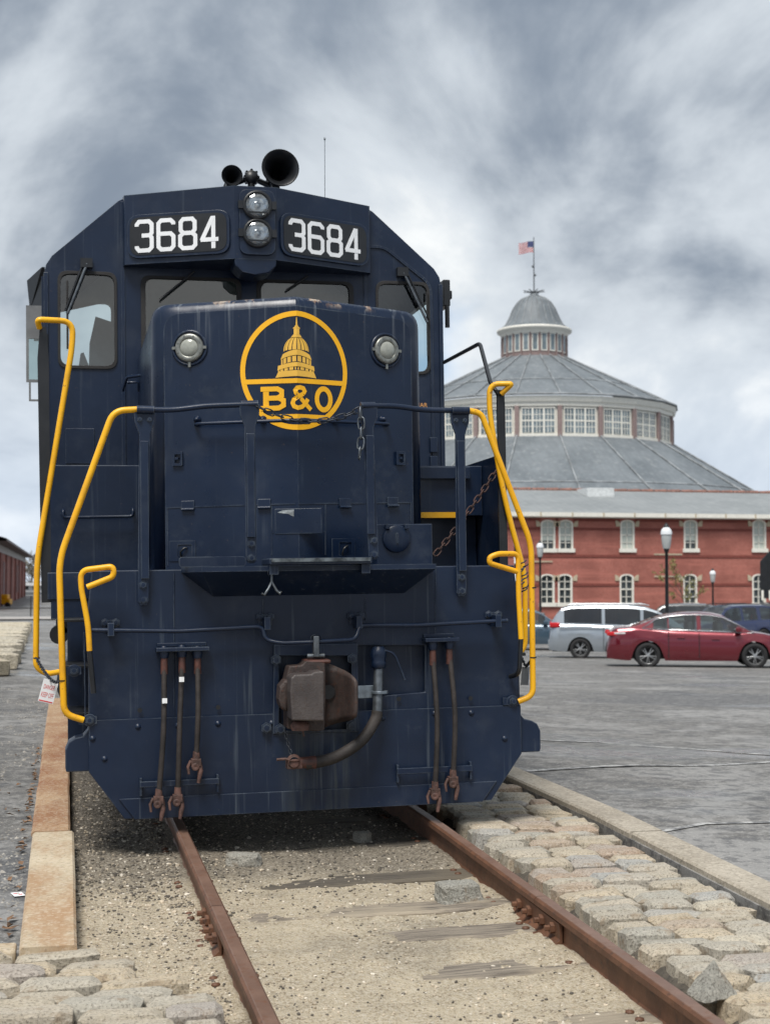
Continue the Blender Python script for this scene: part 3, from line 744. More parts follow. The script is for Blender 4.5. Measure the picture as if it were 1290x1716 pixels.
# ---- pilot plate
op = [PX(463, 1086), PX(590, 1086), PX(592, 1224), PX(463, 1228)]
opl = [(op[3][0], op[3][1]), (op[2][0], op[2][1]), (op[1][0], op[1][1]), (op[0][0], op[0][1])]
rc = [PX(597, 1170), PX(712, 1160), PX(712, 1082), PX(597, 1082)]
out = [(-1.09, 0.10), (1.09, 0.10), (1.285, 0.37), (1.285, 1.30), (1.262, 1.515), (-1.262, 1.515), (-1.285, 1.30), (-1.285, 0.37)]
m = MB(); m.plate([out, opl, rc], 0, 0.03); pilot = LP('pilot', m, M_pilot, None, 0.006)
low = [(-1.088, 0.101), (1.088, 0.101), (1.283, 0.371), (1.283, 0.665), (op[2][0] + .02, 0.665), (op[2][0] + .02, 0.545), (op[3][0] - .02, 0.545), (op[3][0] - .02, 0.665), (-1.283, 0.665), (-1.283, 0.371)]
m = MB(); m.plate([low], -0.018, -0.001); LP('apron_plate', m, M_pilot, pilot, 0.003)
m = MB(); m.plate([[(-1.03, 0.095), (1.03, 0.095), (1.12, 0.215), (-1.12, 0.215)]], -0.028, -0.0185); LP('bottom_strip', m, M_pilot, pilot, 0.003)
m = MB(); m.bb(op[0][0] - .02, op[1][0] + .02, 0.06, 0.09, 0.4, 1.2); LP('coupler_pocket', m, M_pilot, pilot)
m = MB(); m.bb(rc[0][0] - .02, rc[1][0] + .02, 0.055, 0.085, 0.70, 1.28); LP('recess_plate', m, M_pilot, pilot)
for (px, py) in ((231, 1218), (298, 1216), (365, 1213), (175, 1272), (641, 1204), (789, 1195), (845, 1238), (728, 1196), (155, 1238), (455, 1212)):
    m = MB(); p = P(px, py, -0.012); m.lathe([(0.019, 0), (0.019, 0.004), (0.015, 0.012), (0, 0.016)], p, (0, -1, 0), 12); LP('bolt_head', m, M_pilot, pilot)
for (px, py) in ((365, 1185), (234, 1190), (667, 1171), (787, 1170)):
    m = MB(); m.lathe([(0.014, 0.0185), (0.014, 0.0195), (0, 0.0196)], P(px, py, 0.0), (0, -1, 0), 12, smooth=False); LP('drain_hole', m, M_black, pilot)
for (x0, y0, x1, y1) in ((730, 950, 728, 1186), (291, 960, 292, 1205), (612, 1002, 612, 1040), (440, 1004, 441, 1040), (141, 1060, 143, 1210)):
    a, b = P(x0, y0, -.001), P(x1, y1, -.001); m = MB(); m.tube([a.lerp(b, k / 9) + Vector((.0015 * math.sin(k * 2.3), 0, 0)) for k in range(10)], .005, 5); LP('weld_bead', m, M_pilot, pilot)
# side tabs of the pilot
for sd in (-1, 1):
    pr = [(1.27, 0.375), (1.41, 0.375), (1.415, 0.40), (1.415, 0.50), (1.395, 0.545), (1.36, 0.565), (1.315, 0.575), (1.29, 0.605), (1.27, 0.64)]
    pr = [(sd * a, b) for a, b in pr];
    if sd < 0: pr = pr[::-1]
    m = MB(); m.plate([pr], 0.008, 0.16); LP('step_tab', m, M_pilot, pilot, 0.006)
# ---- platform, steps and frame behind the pilot
m = MB(); m.bb(-1.255, 1.255, 0.031, 0.84, 1.44, 1.512); m.bb(-1.52, 1.52, 0.85, 5.0, 1.34, 1.512); LP('deck', m, M_pilot, None, 0.006)
m = MB(); m.bb(-1.50, 1.50, 0.86, 0.88, 1.22, 1.34); m.bb(-1.0, 1.0, 0.1, 16.5, 0.95, 1.3); LP('frame', m, M_pilot)
for sd in (-1, 1):
    for k in range(4):
        m = MB(); z = 0.42 + 0.27 * k; x0, x1 = sorted((sd * 1.02, sd * (1.40 + .02 * k))); m.bb(x0, x1, 0.10 + .12 * k, 0.62 + .05 * k, z - 0.02, z); LP('step', m, M_black, None, 0.004)
    m = MB(); x0, x1 = sorted((sd * 1.0, sd * 1.02)); m.bb(x0, x1, 0.05, 0.84, 0.4, 1.44); LP('step_side', m, M_pilot)
    m = MB(); pr = [(0.86, 0.42), (0.90, 0.42), (0.90, 1.34), (0.86, 1.34)]
    x0, x1 = sorted((sd * 1.03, sd * 1.40)); m.bb(x0, x1, 0.86, 0.88, 0.40, 1.215); LP('step_back', m, M_pilot)
    m = MB(); x0, x1 = sorted((sd * 1.30, sd * 1.47)); m.bb(x0, x1, 0.9, 1.1, 1.12, 1.22); m.cyl((sd * 1.45, 0.9, 1.12), (sd * 1.45, 1.1, 1.12), 0.06); LP('sand_pipe_box', m, M_black, None, 0.01)
# trucks and fuel tank in the shadow below
for yw in (2.3, 5.0, 12.5, 15.2):
    for sd in (-1, 1):
        m = MB(); m.lathe([(0, -0.07), (0.49, -0.07), (0.53, -0.06), (0.53, 0.02), (0.49, 0.03), (0.2, 0.02), (0.0, 0.03)], (sd * 0.76, yw, 0.52), (sd, 0, 0), 28); LP('wheel', m, M_black)
for yw in (3.65, 13.85):
    m = MB()
    for sd in (-1, 1):
        m.bb(sd * 1.0 - .08, sd * 1.0 + .08, yw - 1.9, yw + 1.9, 0.55, 0.85); m.bb(sd * 1.1 - .1, sd * 1.1 + .1, yw - 1.55, yw - 1.1, 0.35, 0.75); m.bb(sd * 1.1 - .1, sd * 1.1 + .1, yw + 1.1, yw + 1.55, 0.35, 0.75)
    LP('truck_frame', m, M_black, None, 0.02)
m = MB(); m.bb(-1.35, 1.35, 6.6, 10.9, 0.3, 1.2); LP('fuel_tank', m, M_black, None, 0.15, 4)
m = MB(); m.lathe([(0, 0), (0.16, 0), (0.19, 0.03), (0.19, 0.6), (0, 0.63)], (-1.28, 1.05, 0.80), (0, 1, 0), 24); LP('air_reservoir', m, M_black)

# ---- anticlimber shelf over the coupler
m = MB(); T = 1.528
v = [(-0.755, 0.0, T), (0.75, 0.0, T), (0.70, -0.27, T), (-0.66, -0.27, T), (-0.57, 0.0, 1.355), (0.57, 0.0, 1.355), (0.70, -0.27, T - 0.03), (-0.66, -0.27, T - 0.03), (-0.755, 0.0, T - .03), (0.75, 0, T - .03)]
m.add(v, [(0, 1, 2, 3), (3, 2, 6, 7), (7, 6, 5, 4), (0, 3, 7, 8), (1, 9, 6, 2), (8, 7, 4), (9, 5, 6)]); shelf = LP('anticlimber', m, M_pilot)
a, b = P(448, 948, -0.27), P(618, 942, -0.27)
m = MB(); m.bb(a.x, b.x, -0.36, -0.02, T + 0.004, T + 0.042); ds = LP('drop_step', m, M_pilot, None, 0.008)
m = MB(); m.bb(a.x + .01, b.x - .01, -0.366, -0.3605, T + 0.020, T + 0.040); LP('worn_edge', m, simple('worn_step_edge', (0.10, 0.115, 0.125), 0.4, 0.4, var=0.7, scale=14), ds)
for x in (a.x + 0.03, b.x - 0.03):
    m = MB(); m.bb(x - .025, x + .025, -0.33, -0.05, T - 0.05, T + 0.003); LP('step_bracket', m, M_pilot, ds)
q = P(300, 942, -0.1); q2 = P(412, 938, -0.1)
m = MB(); m.plate([rrect(q.x, q2.x, T, T + 0.058, 0.02)], -0.10, -0.085); LP('kick_plate', m, M_pilot, None, 0.003)
# hook under the shelf
m = MB(); p = P(455, 960, -0.30); m.tube([p, p + Vector((0, 0, -0.05)), p + Vector((-0.02, -.01, -0.09)), p + Vector((-0.045, -.02, -0.125)), p + Vector((-.06, -.02, -.115))], 0.008, 6)
m.tube([p + Vector((0, 0, -0.05)), p + Vector((0.025, -.01, -0.10)), p + Vector((0.045, -.02, -0.12)), p + Vector((.05, -.02, -.105))], 0.008, 6); m.lathe([(.022, -.01), (.022, .01)], p, (0, 1, 0), 10); LP('safety_hook', m, M_steel, shelf)

# ---- nose
NA, NK = 0.56, 0.345
NX = 0.028
def nose_y(x): return NA + NK * abs(x - NX)
def NP(px, py):
    d = 0.7
    for i in range(8): q = P(px, py, d); d = nose_y(max(-0.86, min(0.90, q.x)))
    return P(px, py, d)
def nose_ring(ins, off, yback=None):
    h = 0.89 - ins; top = 3.245 - ins
    pts = fillet([(-h, 1.50, 0), (0, 1.50, 0), (h, 1.50, 0), (h, top - 0.012, 0), (0, top + 0.014, 0), (-h, top - 0.012, 0)], [0, 0, 0, 0.115, 0.02, 0.115], 6, True)
    return [(p[0] + NX, yback if yback is not None else nose_y(p[0] + NX) + off, p[1]) for p in pts]
rings = [nose_ring(0.075, 0), nose_ring(0.035, 0.010), nose_ring(0.010, 0.036), nose_ring(0, 0.085), nose_ring(0, 0, 1.2), nose_ring(0, 0, 2.71)]
m = MB(); m.loft(rings, True)
r0 = rings[0]; lo = 1; hi = max(range(len(r0)), key=lambda i: r0[i][2])
m.add(r0, [tuple(range(lo, hi + 1)), tuple(list(range(hi, len(r0))) + list(range(0, lo + 1)))])
nose = LP('nose', m, M_nose)
def nose_frame(px, py, off=0.0):
    """matrix: local x along the nose face, -y outwards"""
    q = NP(px, py); a = math.atan(NK) * (1 if q.x > NX else -1)
    return Matrix.Translation(q) @ Matrix.Rotation(a, 4, 'Z') @ Matrix.Translation((0, -off, 0))
# door seams of the sand box on the nose
def nose_line(p, q, w=0.007, t=0.004):
    a, b = NP(*p), NP(*q); d = (b - a); n = Vector((-d.z, 0, d.x)).normalized() * w / 2; o = Vector((0, -t, 0))
    MM = MB(); V = [a + n, a - n, b - n, b + n]; MM.add(V + [x + o for x in V], [(4, 5, 6, 7), (0, 4, 7, 3), (1, 2, 6, 5), (0, 1, 5, 4), (2, 3, 7, 6)]); return MM
for p, q in (((279, 851), (418, 846)), ((424, 846), (494, 844)), ((500, 844), (690, 842)), ((280, 851), (281, 948)), ((688, 842), (688, 880)), ((545, 846), (545, 930)), ((455, 848), (455, 930)), ((457, 893), (544, 891))):
    LP('panel_seam', nose_line(p, q), M_nose, nose)
for (px, py) in ((315, 846), (443, 843), (577, 842), (657, 840)):
    m = MB(); F_ = nose_frame(px, py); m.bb(-.042, .042, -.010, .0, -.026, .026, F_); m.tube([(-.04, -.016, -.03), (.04, -.016, -.03)], 0.009, 8, M=F_); LP('hinge', m, M_nose, nose, 0.003)
for (px, py) in ((298, 769), (669, 768)):
    m = MB(); F_ = nose_frame(px, py); m.plate([rrect(-.034, .034, -.045, .045, .006), rrect(-.016, .022, -.03, .028, .004)], -.02, 0, F_); m.bb(-.012, .008, -.026, -.004, -.006, .008, F_); LP('latch_box', m, M_nose, nose, 0.003)
for (px, py) in ((306, 922), (575, 918)):
    m = MB(); F_ = nose_frame(px, py); m.plate([rrect(-.085, .085, -.07, .06, .008), rrect(-.03, .06, -.05, .035, .006)], -.006, 0, F_); pl = LP('latch_plate', m, M_nose, nose, 0.002)
    m = MB(); m.bb(-.03, .06, .001, .003, -.05, .035, F_); m.tube([(-.01, -.004, -.045), (-.01, -.02, -.01), (.015, -.02, .012), (.03, -.006, .012)], .007, 6, M=F_); LP('latch', m, M_black, pl)
m = MB(); F_ = nose_frame(500, 868); m.bb(-.15, .15, -.004, 0, -.10, .06, F_); pl = LP('patch_plate', m, M_nose, nose, 0.002)
M_scrape = simple('scraped_paint', (0.33, 0.36, 0.37), 0.5, var=0.5, scale=22)
m = MB(); sc_ = nose_frame(478, 858); m.plate([[(-.05, -.004), (.02, -.012), (.035, -.022), (.055, -.03), (.056, .014), (-.02, .010)]], -.0055, -.0045, sc_); LP('scraped_patch', m, M_scrape, pl)
# marker lights
for (px, py) in ((318, 583), (646, 587)):
    F_ = nose_frame(px, py)
    m = MB(); m.lathe([(.118, -.002), (.118, .008), (.108, .014), (.100, .010), (.098, .0)], (0, 0, 0), (0, -1, 0), 32, F_); lt = LP('marker_light', m, M_nose, nose)
    m = MB(); m.lathe([(.092, .0), (.092, .018), (.086, .024), (.062, .028), (.058, .022)], (0, 0, 0), (0, -1, 0), 32, F_)
    for k in range(8): m.bolt(F_ @ Vector((.078 * math.cos(k * .785 + .4), -.024, .078 * math.sin(k * .785 + .4))), r=.0045, h=.006)
    for s_ in (-1, 1): m.bb(s_ * .10 - .012, s_ * .10 + .012, -.02, 0, -.009, .009, F_)
    m.bb(-.008, .008, -.016, 0, -.125, -.09, F_); LP('lens_rim', m, M_lensrim, lt)
    m = MB(); m.lathe([(.060, .020), (.050, .029), (.034, .035), (.017, .038), (0, .039)], (0, 0, 0), (0, -1, 0), 28, F_); LP('lens', m, M_pearl, lt)
# grab rail across the nose, cleats
p0, p1 = NP(328, 712), NP(648, 712); tip = Vector((NX, NA - 0.085, (p0.z + p1.z) / 2))
m = MB(); o = Vector((0, -0.07, 0)); m.tube(fillet([p0, p0 + o, tip, p1 + o, p1], [0, .05, .06, .05, 0]), 0.0115, 8); LP('grab_rail', m, M_navy, nose)
for (px, py) in ((331, 703), (441, 703), (559, 703), (640, 703)):
    m = MB(); F_ = nose_frame(px, py); m.lathe([(.024, 0), (.024, .01), (.013, .016), (.013, .035), (0, .037)], (0, 0, 0), (0, -1, 0), 12, F_); LP('rail_stud', m, M_navy, nose)
m = MB(); p = P(472, 492, 1.35); m.lathe([(.085, 3.235 - 3.25), (.085, .02), (.10, .022), (.10, .038), (.05, .045), (0, .046)], (p.x, 1.35, 3.25), (0, 0, 1), 24); m.bb(p.x - .11, p.x + .11, 1.335, 1.365, 3.285, 3.30); LP('sand_filler_cap', m, M_navy, nose)
# receptacle box on the right of the shelf
a, b = P(630, 944, 0.25), P(722, 878, 0.25)
m = MB(); m.bb(a.x, b.x, 0.22, 0.48, 1.513, b.z); rb = LP('receptacle_box', m, M_navy, None, 0.006)
c = P(664, 903, 0.21); m = MB(); m.lathe([(.085, -.01), (.085, .018), (.078, .024), (.03, .026), (0, .026)], (c.x, .215, c.z), (0, -1, 0), 28); m.bb(c.x - .006, c.x + .006, .18, .19, c.z - .03, c.z + .035)
for s_ in (-1, 1): m.bb(c.x + s_ * .06 - .012, c.x + s_ * .06 + .012, .175, .21, c.z + .06, c.z + .09)
LP('receptacle_cover', m, M_navy, rb, 0.003)

# ---- emblem on the nose
LC = P(497, 620, NA); LZ = LC.z; LR = 0.380; CA = 1 / math.sqrt(1 + NK * NK)
def emb(off):
    def fn(x, y, z): X = x * LR * CA * .965 + NX; return (X, nose_y(X) - off - y, LZ + z * LR)
    return fn
emblem = None
def emb_part(name, mb, mat): return LP(name, mb, mat, emblem)
m = MB(); n = 72
rg = [[( r_ * math.cos(2 * math.pi * i / n), r_ * math.sin(2 * math.pi * i / n)) for i in range(n)] for r_ in (1.0, 0.913)]
f1 = emb(0.003)
V = [f1(x, 0, z) for x, z in rg[0]] + [f1(x, 0, z) for x, z in rg[1]]
m.add(V, [(i, (i + 1) % n, n + (i + 1) % n, n + i) for i in range(n)])
EOFF = 0.0
def hbar(m, z0, z1, hw, k=8, sag=0.0, hw1=None, off=0.0034):
    global EOFF; EOFF += .00035; f2 = emb(off + EOFF); hw1 = hw1 or hw; V = []
    for i in range(2 * k + 1):
        t = -1 + i / k; V.append(f2(t * hw, 0, z0 - sag * t * t)); V.append(f2(t * hw1, 0, z1 - sag * t * t))
    m.add(V, [(2 * i, 2 * i + 2, 2 * i + 3, 2 * i + 1) for i in range(2 * k)])
hbar(m, -0.215, -0.135, 0.925, off=0.0032)
hbar(m, -0.815, -0.735, 0.50, hw1=0.60, off=0.0032)
emblem_root = LP('emblem', m, M_logo, nose)
def emb_sub(name, mb, mat): return LP(name, mb, mat, emblem_root)
m = MB()
hbar(m, -0.10, 0.0, 0.38, sag=0.02, hw1=0.33); hbar(m, 0.065, 0.135, 0.345, sag=.065, hw1=.335); hbar(m, .255, .345, .29, sag=.075, hw1=.25)
hbar(m, .555, .60, .10, k=3, hw1=.06); hbar(m, .60, .70, .052, k=3); hbar(m, .70, .725, .07, k=3, hw1=.05); hbar(m, .725, .765, .042, k=3, hw1=.014); hbar(m, .765, .89, .016, k=2, hw1=.006)
for i in range(8):                                       # dome gores
    t0, t1 = -1 + i / 4 + .025, -1 + (i + 1) / 4 - .025; f2 = emb(.0030); V = []
    for k in range(7):
        h = k / 6; w = .235 * math.sqrt(max(0, 1 - (h * .93) ** 2))
        for t in (t0, t1): V.append(f2(w * math.sin(t * 1.45) / math.sin(1.45), 0, .35 + .205 * h - (.035 * t * t) * (1 - h)))
    m.add(V, [(2 * k, 2 * k + 1, 2 * k + 3, 2 * k + 2) for k in range(6)])
for (zb, zt, hw, nn, sg) in ((.012, .125, .335, 9, .045), (.15, .245, .28, 8, .06)):
    f2 = emb(.0030)
    for i in range(nn):
        t0, t1 = [math.sin(1.35 * (-1 + 2 * (i + e) / nn)) / math.sin(1.35) for e in (.13, .87)]
        m.add([f2(t0 * hw, 0, zb - sg * t0 * t0), f2(t1 * hw, 0, zb - sg * t1 * t1), f2(t1 * hw, 0, zt - sg * t1 * t1), f2(t0 * hw, 0, zt - sg * t0 * t0)], [(0, 1, 2, 3)])
emb_sub('emblem_dome', m, M_logo2)
m = MB(); f2 = emb(.0034)
m.stroke([(.265, -.655), (.12, -.52), (-.02, -.385), (-.035, -.335), (.0, -.295), (.06, -.285), (.12, -.30), (.145, -.345), (.12, -.39)], .072, 0, -.002, fn=f2); m.stroke([(.12, -.39), (.02, -.44), (-.06, -.49), (-.085, -.55), (-.06, -.605), (.01, -.632), (.09, -.61), (.16, -.555), (.205, -.475)], .072, .001, -.002, fn=f2); put_amp = m; m = MB()
# slab B and O drawn with strokes
m.stroke([(-.55, -.6), (-.55, -.33)], .10, 0, -.002, fn=f2)
m.stroke([(-.645, -.305), (-.35, -.305), (-.275, -.345), (-.275, -.42), (-.35, -.46), (-.52, -.46)], .082, .0012, -.002, fn=f2)
m.stroke([(-.52, -.46), (-.33, -.46), (-.245, -.50), (-.245, -.585), (-.33, -.628), (-.645, -.628)], .082, .0024, -.0025, fn=f2); mB = m; m = MB()
m.stroke([(.52 + .135 * math.cos(k * math.pi / 14), -.465 + .178 * math.sin(k * math.pi / 14)) for k in range(28)], .085, 0, -.002, True, f2)
emb_sub('letter', m, M_logo); emb_sub('letter', mB, M_logo); emb_sub('ampersand', put_amp, M_logo)

# ---- cab
CD = 2.7
wl = lambda s: rrect(*sorted((s * 1.03, s * 1.445)), 3.085, 3.80, 0.075)
wc = lambda s: rrect(*sorted((s * 0.085, s * 0.81)), 3.20, 3.785, 0.065)
co = [(-1.56, 1.51), (1.56, 1.51), (1.56, 3.78), (1.545, 3.86), (1.50, 3.93), (1.0, 4.375), (0.95, 4.40), (0, 4.43), (-0.95, 4.40), (-1.0, 4.375), (-1.50, 3.93), (-1.545, 3.86), (-1.56, 3.78)]
m = MB(); m.plate([co, wl(-1), wc(-1), wc(1), wl(1)], CD, CD + 0.05); cabf = LP('cab_front', m, M_navy, None, 0.008)
for nm, f_, nb in (('cab_window', wl, (-1, 1)), ('windshield', wc, (-1, 1))):
    for s_ in nb:
        o_ = f_(s_); cxx = sum(p[0] for p in o_) / len(o_); czz = sum(p[1] for p in o_) / len(o_)
        big = [(cxx + (p[0] - cxx) * 1.07, czz + (p[1] - czz) * 1.05) for p in o_]; sm = [(cxx + (p[0] - cxx) * 0.97, czz + (p[1] - czz) * 0.98) for p in o_]
        m = MB(); m.plate([big, sm], CD - 0.012, CD + 0.02); w_ = LP(nm, m, M_rubber, None, 0.004)
        m = MB(); m.add([(p[0], CD + 0.012, p[1]) for p in o_], [tuple(range(len(o_)))]); LP('pane', m, M_glass, w_)
back_h = [PX(100, 617, 5.0), PX(186, 617, 5.0), PX(186, 508, 5.0), PX(100, 508, 5.0)]
bh = [(p.x, p.y) for p in fillet([Vector((q[0], q[1], 0)) for q in back_h], .07, 5, True)]
m = MB(); m.plate([co, bh], 5.0, 5.05); LP('cab_back', m, M_dark)
M_cabin = simple('cab_lining_grey', (0.30, 0.33, 0.34), 0.7)
m = MB(); m.plate([[(p[0] * .985, p[1] * .995) for p in co], bh], 4.98, 4.99); LP('cab_lining', m, M_cabin)
a, b = P(152, 617, 4.5), P(172, 535, 4.5); m = MB(); m.add([P(148, 640, 4.5), P(196, 640, 4.5), P(196, 560, 4.5), P(190, 540, 4.6), P(160, 530, 4.6), P(150, 575, 4.5)], [tuple(range(6))]); m.add([P(128, 640, 4.3), P(160, 640, 4.3), P(140, 590, 4.3), P(135, 592, 4.3)], [(0, 1, 2, 3)])
LP('cab_seat', m, M_cabin, cabf)
roofp = co[2:] ; m = MB()
rr_ = [[(p[0], y, p[1]) for p in roofp] for y in (CD + 0.05, 5.0)]; m.loft(rr_, False); LP('cab_roof', m, M_navy)
for s_ in (-1, 1):
    wo = [(3.0, 3.0), (4.7, 3.0), (4.7, 3.75), (3.0, 3.75)]
    T_ = Matrix(((0, 1, 0, s_ * 1.56), (1, 0, 0, 0), (0, 0, 1, 0), (0, 0, 0, 1)))
    m = MB(); m.plate([[(CD + .05, 1.51), (5.0, 1.51), (5.0, 3.78), (CD + .05, 3.78)], wo], -0.02, 0.02, T_); sw = LP('cab_side', m, M_navy)
m = MB(); m.bb(-1.5, 1.5, CD + .06, 4.9, 2.2, 2.24); m.bb(-1.5, 1.5, 3.2, 3.9, 2.24, 2.9); LP('control_stand', m, M_dark)
m = MB(); m.bb(-.93, .93, 5.05, 16.2, 1.5, 4.2); LP('engine_hood', m, M_navy, None, 0.08)
# cab front trim: right door outline, left access panel, corner posts
m = MB(); dl = fillet([(.93, 1.6, 0), (.93, 4.09, 0), (1.09, 4.09, 0), (1.47, 3.80, 0), (1.47, 1.6, 0)], [0, .02, .06, .08, 0], 4)
m.stroke([(p[0], p[1]) for p in dl], .022, CD - .012, CD); LP('door_frame', m, M_navy, cabf, 0.003)
m = MB(); q0, q1 = P(110, 777, CD), P(158, 718, CD); m.bb(q0.x, q1.x, CD - .008, CD, q0.z, q1.z); LP('access_panel', m, M_navy, cabf, 0.003)
m = MB(); 
for q_ in ((-.985, -.955, CD - .01, CD, 2.2, 4.37), (-1.562, -1.53, CD - .014, CD, 1.52, 3.8), (1.535, 1.565, CD - .02, CD, 1.52, 3.8)):
    m = MB(); m.bb(*q_); LP('corner_post', m, M_navy, cabf, 0.003)
for zz in (2.35, 2.5):
    m = MB(); m.bb(1.44, 1.50, CD - .03, CD, zz - .06, zz + .06); LP('door_hinge', m, M_navy, cabf, 0.004)
m = MB(); put_text(m, 'EAR', *sorted((P(699, 679, CD).x, P(716, 679, CD).x)), P(705, 682, CD).z, P(705, 675, CD).z, CD - .004, None, 0.01); LP('stencil_lettering', m, simple('orange_stencil', (.62, .30, .10), .6), cabf)
# number-board housing
ZB = P(394, 433, 2.28).z
plan = [(-.97, CD - .002), (-.96, 2.62), (-.16, 2.28), (.16, 2.28), (.96, 2.62), (.97, CD - .002)]
RT0, RT1 = P(430, 312, 2.28).z, (P(218, 326, 2.62).z + P(612, 346, 2.62).z) / 2
def rtop(x): return RT0 + (RT1 - RT0) * max(0, abs(x) - .16) / .8
m = MB(); m.loft([[(x, y, ZB) for x, y in plan], [(x, y, rtop(x)) for x, y in plan]], True, True, True, False); hous = LP('number_board_housing', m, M_navy, cabf, 0.012)
def face(s_):
    A, B = (Vector((-.96, 2.62, 0)), Vector((-.16, 2.28, 0))) if s_ < 0 else (Vector((.16, 2.28, 0)), Vector((.96, 2.62, 0)))
    d = (B - A).normalized(); nrm = Vector((d.y, -d.x, 0))
    return lambda x, y, z: tuple(A + d * x + nrm * (-y) + Vector((0, 0, z))), (B - A).length
DIG = {'3': [([(.02, .84), (.02, .90), (.10, 1), (.46, 1), (.56, .90), (.56, .60), (.49, .515), (.2, .515)], 0), ([(.2, .515), (.49, .515), (.56, .43), (.56, .10), (.46, 0), (.10, 0), (.02, .10), (.02, .16)], 0)],
       '6': [([(.56, .84), (.56, .90), (.46, 1), (.12, 1), (.02, .90), (.02, .10), (.12, 0), (.46, 0), (.56, .10), (.56, .44), (.46, .54), (.30, .54)], 0), ([(.31, .54), (.02, .54)], 0)],
       '8': [([(.13, .52), (.04, .62), (.04, .90), (.13, 1), (.45, 1), (.54, .90), (.54, .62), (.45, .52)], 1), ([(.13, .515), (.02, .42), (.02, .10), (.12, 0), (.46, 0), (.56, .10), (.56, .42), (.45, .515)], 1)],
       '4': [([(.42, -.055), (.42, 1.05)], 0), ([(.40, 1.02), (.02, .26), (.02, .24)], 0), ([(-.03, .25), (.60, .25)], 0)]}
for s_ in (-1, 1):
    fn, Lf = face(s_)
    za = P(230, 432, 2.6).z - .0; zt = P(380, 358, 2.33).z
    u0, u1 = .03, Lf - .03; zb_, zt_ = ZB + .040, ZB + .040 + .335
    m = MB(); m.plate([rrect(u0, u1, zb_, zt_, .10, 6)], -.020, 0, fn=fn); nb = LP('number_board', m, M_navy, hous, 0.004)
    m = MB(); m.plate([rrect(u0 + .022, u1 - .022, zb_ + .022, zt_ - .022, .085, 6)], -.024, -.0205, fn=fn); LP('number_panel', m, M_black, nb)
    m = MB(); w = (u1 - u0 - .12); hgt = .222; sc_ = w / 4
    for i, ch in enumerate('3684'):
        for ks, (pts, cl) in enumerate(DIG[ch]):
            m.stroke([(u0 + .075 + sc_ * i + p[0] * sc_ * 1.28, zb_ + .055 + p[1] * hgt) for p in pts], .0315, -.0275 - ks * .0008, -.0245 + ks * .0002, bool(cl), fn)
    LP('numerals', m, M_white, nb)
# headlight
hx = P(431, 370, 2.26).x; z1, z2 = P(431, 391, 2.26).z, P(431, 344, 2.26).z
m = MB(); m.plate([rrect(hx - .135, hx + .135, z1 - .16, z2 + .12, .07, 6)], 2.255, 2.279); hl = LP('headlight', m, M_navy, hous, 0.01)
for z in (z1, z2):
    m = MB(); m.lathe([(.112, 0), (.112, .02), (.094, .026), (.088, .018)], (hx, 2.255, z), (0, -1, 0), 28); m.bb(hx - .145, hx - .105, 2.235, 2.255, z - .03, z + .03); m.bb(hx + .105, hx + .145, 2.235, 2.255, z - .03, z + .03); LP('lamp_ring', m, M_black, hl)
    m = MB(); m.lathe([(.088, .016), (.075, .012), (.05, .008), (.03, .005), (.02, .02), (0, .021)], (hx, 2.2545, z), (0, -1, 0), 28); LP('lamp_reflector', m, M_mirror, hl)
    m = MB(); m.lathe([(.090, .018), (.07, .030), (.04, .037), (0, .039)], (hx, 2.255, z), (0, -1, 0), 28); LP('lamp_lens', m, M_lampglass, hl)
    m = MB(); m.bb(hx - .085, hx + .085, 2.214, 2.222, z - .068, z - .056); LP('lens_bar', m, M_black, hl)
m = MB(); pr = [(-.16, 0), (-.155, -.05), (-.10, -.10), (0, -.12), (.10, -.10), (.155, -.05), (.16, 0)]
m.plate([[(a, ZB + b + .002) for a, b in pr]], 2.282, 2.55); LP('headlight_fairing', m, M_navy, hous, 0.008)
# wipers
for (a, b, c_) in (((437, 442), (400, 522), 1), ((676, 456), (716, 540), 1), ((326, 454), (268, 502), 0), ((516, 462), (480, 486), 0)):
    k = 0.31 if c_ else 1
    if c_ and a[0] < 500: a, b = (146, 441), (113, 525)
    A, B = P(*a, CD - .05), P(*b, CD - .03); m = MB(); m.tube([A, B], .012 if c_ else .008, 6); LP('wiper_arm', m, M_steel if c_ else M_black)
    if c_:
        m = MB(); s_ = -1 if a[0] < 500 else 1; m.tube([A + Vector((s_ * .03, 0, 0)), B + Vector((s_ * .015, -.01, .02))], .008, 6); m.bb(A.x - .05, A.x + .04, CD - .06, CD, A.z - .03, A.z + .04); LP('wiper_link', m, M_black)
        m = MB(); m.tube([B + Vector((0, 0, .25)), B + Vector((0.0, 0, -.27))], .008, 6); LP('wiper_blade', m, M_rubber)
# horns and antenna
def horn(px, py, d, r, L_):
    c = P(px, py, d); m = MB()
    m.lathe([(r, 0), (r * 1.03, .006), (r * .93, .012), (r * .62, L_ * .22), (r * .42, L_ * .5), (r * .3, L_ * .8), (r * .28, L_), (r * .4, L_ + .01), (r * .4, L_ + .07), (0, L_ + .08)], c, (0, 1, 0), 32)
    m.lathe([(r * .98, .0), (r * .86, .012), (r * .55, L_ * .22), (r * .3, L_ * .5), (r * .2, L_ * .8), (0, L_ * .81)], c, (0, 1, 0), 32)
    return m, c
m, c1 = horn(470, 280, 2.85, .148, .48); hr = LP('horn', m, M_black)
m, c2 = horn(389, 293, 2.95, .084, .30); LP('horn', m, M_black)
c3 = P(421, 297, 3.1); m = MB(); m.lathe([(.0, -.03), (.055, -.03), (.055, .03), (0, .03)], c3, (0, 1, 0), 10)
for k in range(8): m.lathe([(.012, -.03), (.012, .03)], c3 + Vector((.055 * math.cos(k * .785), 0, .055 * math.sin(k * .785))), (0, 1, 0), 6)
